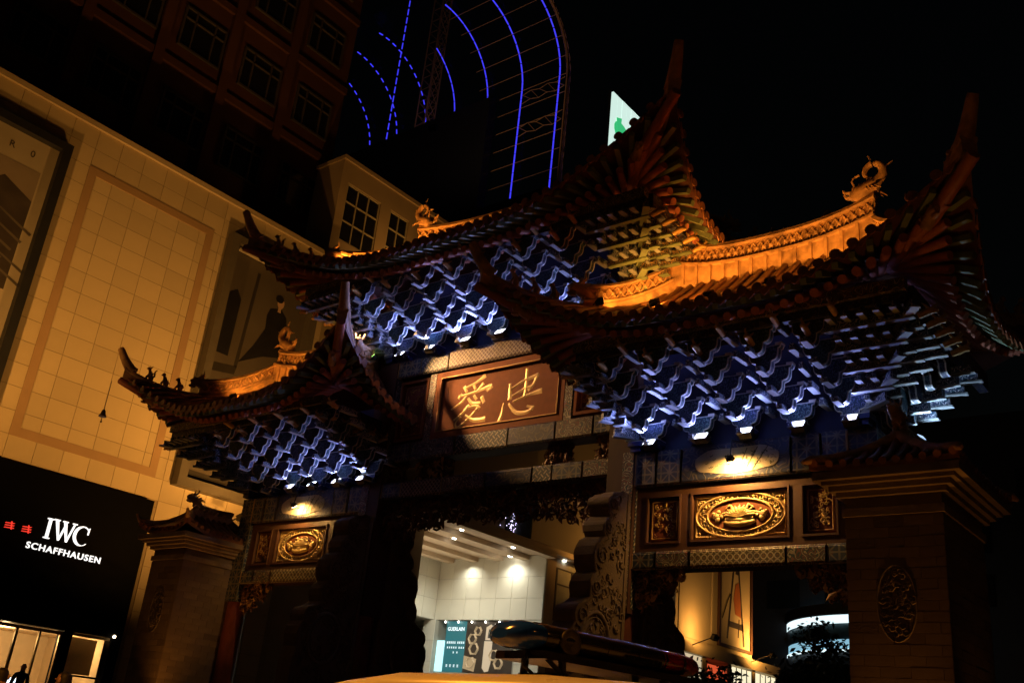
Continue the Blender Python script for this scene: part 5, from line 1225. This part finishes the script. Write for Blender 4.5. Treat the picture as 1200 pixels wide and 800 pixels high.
b = B(); b.box(-.16, .16, -.5, .5, -.085, -.052); b.build('base_tray', 'bar_body', lb)
b = B(); b.lathe([(.055, 0), (.06, .012), (.045, .016), (.02, .006)], (0, 0, 0), 16); b.build('siren_horn', 'lamp_housing', lb, Matrix.Translation((.135, -.34, .0)) @ Matrix.Rotation(math.pi / 2, 4, 'Y'))
for k in range(9):
    b = B(); b.box(.142, .15, .02 + .026 * k, .034 + .026 * k, -.035, -.005); b.build('vent_slot', 'carglass', lb)
for yy in (-.36, .36):
    b = B(); b.tube([(-.12, yy, -.08), (-.13, yy, -.20)], .018, 6); b.tube([(.12, yy, -.08), (.13, yy, -.20)], .018, 6); b.tube([(-.15, yy, -.14), (.15, yy, -.14)], .014, 6); b.box(-.18, .18, yy - .03, yy + .03, -.205, -.185)
    b.tube([(.1, yy - .1, -.06), (.13, yy, -.14)], .012, 5); b.build('mount', 'black', lb)
b = B(); b.tube([(.05, -.5, -.06), (.1, -.56, -.12), (.06, -.46, -.15)], .008, 5); b.build('cable', 'black', lb)

# ================================================================ people by the shop
mt['cloth'] = M('dark_cloth', (.03, .028, .03), .85, var=.3, scale=9); mt['skin'] = M('skin', (.38, .22, .15), .55, bump=0); mt['hair'] = M('hair', (.012, .01, .009), .6)
def person(loc, yaw, h, label, arm=0.15):
    v = [(0, 0, .52), (0, 0, .60), (0, .01, .72), (0, 0, .80), (0, -.005, .845), (0, .01, .885), (0, .015, .93), (0, .012, .975),
         (.06, 0, .50), (.065, .01, .27), (.065, -.005, .04), (.065, .07, .015), (-.06, 0, .50), (-.07, .04, .27), (-.075, -.02, .04), (-.075, .06, .015),
         (.10, 0, .79), (.135, -.01, .64), (.135, arm * .6, .50), (.13, arm * .7 + .02, .455), (-.10, 0, .79), (-.135, -.02, .64), (-.13, .03, .50), (-.125, .05, .455)]
    rd = [.075, .072, .085, .06, .034, .042, .05, .035, .06, .045, .028, .022, .06, .045, .028, .022, .042, .034, .026, .022, .042, .034, .026, .022]
    ed = [(0, 1), (1, 2), (2, 3), (3, 4), (4, 5), (5, 6), (6, 7), (0, 8), (8, 9), (9, 10), (10, 11), (0, 12), (12, 13), (13, 14), (14, 15), (3, 16), (16, 17), (17, 18), (18, 19), (3, 20), (20, 21), (21, 22), (22, 23)]
    me = bpy.data.meshes.new('body'); me.from_pydata([tuple(c * h for c in p) for p in v], ed, [])
    o = bpy.data.objects.new('tmp', me); col.objects.link(o); sk = o.modifiers.new('s', 'SKIN'); sk.use_smooth_shade = True
    for i, d in enumerate(me.skin_vertices[0].data): d.radius = (rd[i] * h, rd[i] * h * (.72 if i < 4 else 1)); d.use_root = (i == 0)
    o.modifiers.new('u', 'SUBSURF').levels = 1; o.modifiers['u'].render_levels = 1
    dg = bpy.context.evaluated_depsgraph_get(); m2 = bpy.data.meshes.new_from_object(o.evaluated_get(dg)); bpy.data.objects.remove(o)
    for n_ in ('cloth', 'skin', 'hair'): m2.materials.append(mt[n_])
    for p in m2.polygons:
        z = p.center.z / h; y = p.center.y / h
        p.material_index = 2 if (z > .945 or (z > .885 and y < .0)) else (1 if z > .85 or z < -1 else 0); p.use_smooth = True
    ob = link('person', m2); ob.location = loc; ob.rotation_euler = (0, 0, yaw)
    b = B()
    for s_ in (-1, 1): b.ball((s_ * .018 * h, .062 * h, .925 * h), .006 * h); b.ball((s_ * .045 * h, .012 * h, .92 * h), (.008 * h, .012 * h, .018 * h))
    b.tube([(0, .055 * h, .925 * h), (0, .07 * h, .905 * h), (0, .058 * h, .898 * h)], .007 * h, 5); b.box(-.015 * h, .015 * h, .055 * h, .062 * h, .88 * h, .885 * h)
    b.build('face', 'skin', ob)
    b = B()
    for s_, y0_ in ((.1325, arm * .7 + .02), (-.1275, .05)):
        for f in range(5):
            dx = (f - 2) * .009 * h if f < 4 else .02 * h * (-1 if s_ > 0 else 1); L = (.036, .042, .04, .032, .026)[f] * h
            b.tube([(s_ * h + dx, y0_ * h, .452 * h), (s_ * h + dx * 1.1, (y0_ + .006) * h, .452 * h - L * .6), (s_ * h + dx, (y0_ + .015) * h, .452 * h - L)], .0052 * h, 5)
    b.build('hands', 'skin', ob)
    tag(ob, label, 'person'); return ob
person((-16.75, -.85, .7), R(-100), 1.72, 'person in dark clothes standing in the lit shop doorway')
person((3.2, -10.95, 0), R(60), 1.66, 'person in dark clothes, head low before the shop door post')
person((3.75, -10.55, 0), R(110), 1.68, 'person in dark clothes passing before the lit shop window', .3)

# ================================================================ lamps
BLUE = (.33, .38, 1.0); AMB = (1.0, .37, .05); SOD = (1.0, .45, .09); WARM = (1.0, .52, .14)
ORD = ('nearest', 'second from', 'third from', 'fourth from', 'fifth from', 'sixth from')
def nth(i, ref): return (ORD[i] + ' ' if i else 'nearest to ') + ref
for i, (x, pw_) in enumerate(((8.1, 60), (7.19, 60), (6.21, 110), (5.34, 50), (4.23, 260))):
    flood('bracket_floodlight', (x, -.50, TOP + .10), (x + .0, -1.5, TOP + .95), BLUE, pw_, 'blue-white floodlight under the near side eave, ' + nth(i, 'the dark tall pier'), group='blue floodlights by the tall pier', size=.12, angle=165, lens=7, lenscol=(.75, .8, 1))
for i, x in enumerate((-6.31, -5.46, -4.56, -3.69)):
    flood('bracket_floodlight', (x, -.50, TOP + .10), (x + .0, -1.5, TOP + .95), BLUE, 60, 'blue-white floodlight under the far side eave, ' + nth(i, 'the small capped pier'), group='blue floodlights under the far eave', size=.12, angle=165, lens=7, lenscol=(.75, .8, 1))
for i, (x, pw_) in enumerate(((-3.0, 60), (-2.0, 260), (-.86, 190), (.18, 70), (1.3, 45), (2.4, 45))):
    flood('bracket_floodlight', (x, -.50, CTOP + .10), (x + .0, -1.5, CTOP + .95), BLUE, pw_, 'blue-white floodlight above the name plaque, ' + nth(i, 'the far side roof'), group='blue floodlights over the plaque', size=.12, angle=165, lens=7, lenscol=(.75, .8, 1))
for sx, nm in ((1, 'hooded warm lamp over the gilded oval panel beside the dark tall pier'), (-1, 'hooded warm lamp over the gilded oval panel beside the capped pier')):
    flood('panel_lamp', (sx * 5.95, -.54, 6.46), (sx * 5.95, -.2, 6.15), WARM, 180 if sx > 0 else 70, nm, 'lamp', size=.06, angle=172, blend=.5, lens=25, rad=.03, lenscol=(1, .85, .5))
    b = B(); b.tube([(sx * 5.95, -.28, 6.86), (sx * 5.95, -.5, 6.82), (sx * 5.95, -.55, 6.52)], .015, 5); q = b.build('lamp_arm', 'black', bpy.data.objects[[o.name for o in bpy.data.objects if o.name.startswith('panel_lamp')][-1]]); q.matrix_local = Matrix.Translation((-sx * 5.95, .54, -6.44))
flood('plaque_spotlight', (-3.6, -1.95, 10.45), (.1, -.14, 8.4), (1, .52, .19), 1500, 'spotlight beside the middle eave corner aimed along the name plaque', 'spotlight', size=.13, angle=50, blend=.7, lens=6, rad=.03, lenscol=(.85, .88, 1))
for i, (x, pw_) in enumerate(((8.25, 130), (7.1, 110), (5.9, 110), (4.75, 170))):
    z = GR.P(x - 6.5, -1.35).z + .16
    flood('roof_floodlight', (x, -1.35, z), (x, 0, z + 1.0), AMB, pw_, 'amber floodlight on the near side roof, ' + nth(i, 'the tall pier'), group='amber floodlights on the near side roof', size=.09, angle=165, lens=4)
for x, y, pw_, ax in ((3.75, -1.7, 55, 4.6),):
    z = GR.P(x - 6.5, y).z + .16; flood('roof_floodlight', (x, y, z), (ax, -.5, z + .5), AMB, pw_, 'amber floodlight tucked under the inner hip ridge of the near roof', size=.09, angle=160, lens=4)
for i, (x, pw_) in enumerate(((-8.3, 90), (-7.2, 70), (-6.0, 60), (-4.8, 60))):
    z = GL.P(x + 6.5, -1.35).z + .16
    flood('roof_floodlight', (x, -1.35, z), (x, 0, z + 1.0), AMB, pw_, 'amber floodlight on the far side roof, ' + nth(i, 'its hanging wind bell'), group='amber floodlights on the far side roof', size=.09, angle=165, lens=4)
for i, (x, y, pw_) in enumerate(((-4.45, -1.75, 170), (-3.3, -1.15, 230))):
    z = GC.P(x, y).z + .16; flood('roof_floodlight', (x, y, z), (x + .2, 0, z + .9), AMB, pw_, ('amber floodlight low on the middle roof beside its hip beast', 'amber floodlight higher on the middle roof before its ridge dragon')[i], group='amber floodlights on the middle roof', size=.09, angle=165, lens=4)
flood('corner_floodlight', (-3.85, -.62, CTOP + .12), (-4.4, -1.6, CTOP + 1), (.5, 1, .25), 25, 'greenish floodlight under the far corner of the middle eave', size=.1, angle=150, lens=4)
flood('end_fill_light', (8.85, .75, TOP + .05), (10.3, .3, TOP + 1.2), (.5, .7, 1), 80, 'added pale blue fill light under the outer end eave above the tall pier', size=.08, angle=165, lens=1.0)  # added lamp, no known source, to light the end-wall planks
# sodium floods washing the tan store front, on arms from the building
for y, z, pw_, lb_ in ((4.9, 8.1, 420, 'sodium floodlight on an arm under the gown poster'), (-8.0, 8.3, 600, 'sodium floodlight on an arm under the mountain poster'), (12.5, 19.5, 500, 'sodium floodlight on an arm before the beige block')):
    r = flood('facade_floodlight', (FX + 1.9 if z < 15 else -16.2, y, z), (FX, y + (0 if z < 15 else -.3), z + 7 if z < 15 else 23.5), SOD, pw_, lb_, group='sodium floodlights on the store', size=.2, angle=160, lens=3, rad=.12)
    b = B(); b.tube([(0, 0, .05), (-1.0, 0, -.25), (-1.95 if z < 15 else -2.35, 0, -.3)], .03, 5); b.build('arm', 'lamp_housing', r)
for i, (x, y, z, tx, ty, tz, pw_) in enumerate(((-9.3, 4.5, 5.1, -17.5, 2.5, 12.5, 5200), (-11.5, -9.5, 6.0, -17.5, -3.5, 13, 4200))):  # added lamps kept out of view, evening out light on the store front
    r = flood('pole_fill_light', (x, y, z), (tx, ty, tz), SOD, pw_, ('added pole-mounted sodium fill light hidden behind the archway facing the tan store', 'added pole-mounted sodium fill light out of view in the street facing the tan store')[i], group='added pole fill lights before the store', size=.22, angle=100, blend=1, lens=3, rad=.2)
    b = B(); b.tube([(0, 0, -.1), (0, 0, -z)], [.05, .08], 8); b.build('pole', 'lamp_housing', r)
# street lamps out of the picture, and ground lights before the piers
def street_lamp(loc, h, pw_, label):
    r = empty('street_lamp', loc); tag(r, label, 'street lamp')
    b = B(); b.tube([(0, 0, 0), (0, 0, .5), (0, 0, h)], [.12, .08, .05], 10); b.tube([(0, 0, h), (.3, .2, h + .25), (.8, .5, h + .3)], .04, 6); b.build('post', 'lamp_housing', r)
    b = B(); b.ball((.95, .6, h + .27), (.32, .18, .09)); b.build('lamp_head', 'lamp_housing', r)
    b = B(); b.ball((.95, .6, h + .2), (.22, .13, .06)); mt.setdefault('sodlens', EM('sodium_lens', SOD, 12)); b.build('lens', 'sodlens', r)
    L = bpy.data.lights.new('lamp_light', 'SPOT'); L.energy = pw_; L.color = (1, .34, .035); L.spot_size = R(150); L.spot_blend = .5; L.shadow_soft_size = .15; link('lamp_light', L, r, Matrix.Translation((.95, .6, h + .1)))
street_lamp((7.0, -15.5, 0), 6.5, 1800, 'sodium street lamp standing beyond the police car')
street_lamp((22, -12, 0), 7.5, 550, 'sodium street lamp standing beside the road past the tall pier')
for x, y, pw_, nm in ((9.1, -2.02, 180, 'amber ground uplight before the tall pier'), (10.05, -.7, 45, 'amber ground uplight beside the outer face of the tall pier'), (-7.6, -2.3, 260, 'amber ground uplight before the capped pier')):
    flood('ground_uplight', (x, y, .18), (x, y + .1, 5.2), (1, .36, .05), pw_, nm, 'uplight', size=.14, angle=44 if x > 0 else 85, blend=.9, lens=3, rad=.08)
for y, pw_, lb_ in ((30.5, 350, 'sodium floodlight below the wall moulding of the amber shop'), (37.2, 900, 'sodium floodlight below the easel poster of the amber shop')):
    r = flood('shop_floodlight', (-10.6, y, 7.7), (-12, y + .3, 8.6), SOD, pw_, lb_, group='sodium floodlights of the amber shop', size=.2, angle=165, lens=3, rad=.12)
    b = B(); b.tube([(0, 0, 0), (-1.2, 0, -.4)], .03, 5); b.build('arm', 'lamp_housing', r)
flood('corner_floodlight', (-14.0, 27.3, 11.6), (-17.5, 29, 13.2), SOD, 500, 'sodium floodlight at the corner of the amber shop flank', size=.2, angle=165, lens=3, rad=.15)
for i, (x, y) in enumerate(((-21.5, 20.5), (-19.0, 15.5), (-23, 15))):  # added lamps below the view to brighten the canopy soffit
    flood('canopy_fill_light', (x, y, 3.2), (x, y + .1, 10.9), (1, .78, .52), 1100, 'added fill light on the pale shop forecourt, ' + nth(i, 'its display window'), group='added fill lights on the shop forecourt', size=.18, angle=110, lens=3, rad=.2)
flood('truss_fill_light', (-47, 40, 57), (-52, 53, 76), (1, .5, .2), 4500, 'added fill light on the tower roof, standing in for city glow on its trusses', size=.4, angle=120, lens=2, rad=.3)  # added lamp replacing stray city light on the steel
# wind bell under the far corner tip
e = GL.P(-4.26, -2.92); bl = empty('wind_bell', (e.x - .05, e.y - .03, e.z - .02)); tag(bl, 'small bronze wind bell hanging from the farthest eave corner', 'bell')
mt['bronze'] = M('bronze', (.12, .08, .045), .45, metal=.7)
b = B(); b.tube([(0, 0, .1), (0, 0, -.75)], .008, 5); b.build('wire', 'black', bl)
b = B(); b.lathe([(.02, 0), (.05, -.03), (.07, -.12), (.11, -.2), (.1, -.2)], (0, 0, -.73), 12); b.build('bell', 'bronze', bl)
b = B(); b.tube([(0, 0, -.85), (0, 0, -1.05)], .008, 4); b.ball((0, 0, -1.07), .03); b.build('clapper', 'bronze', bl)
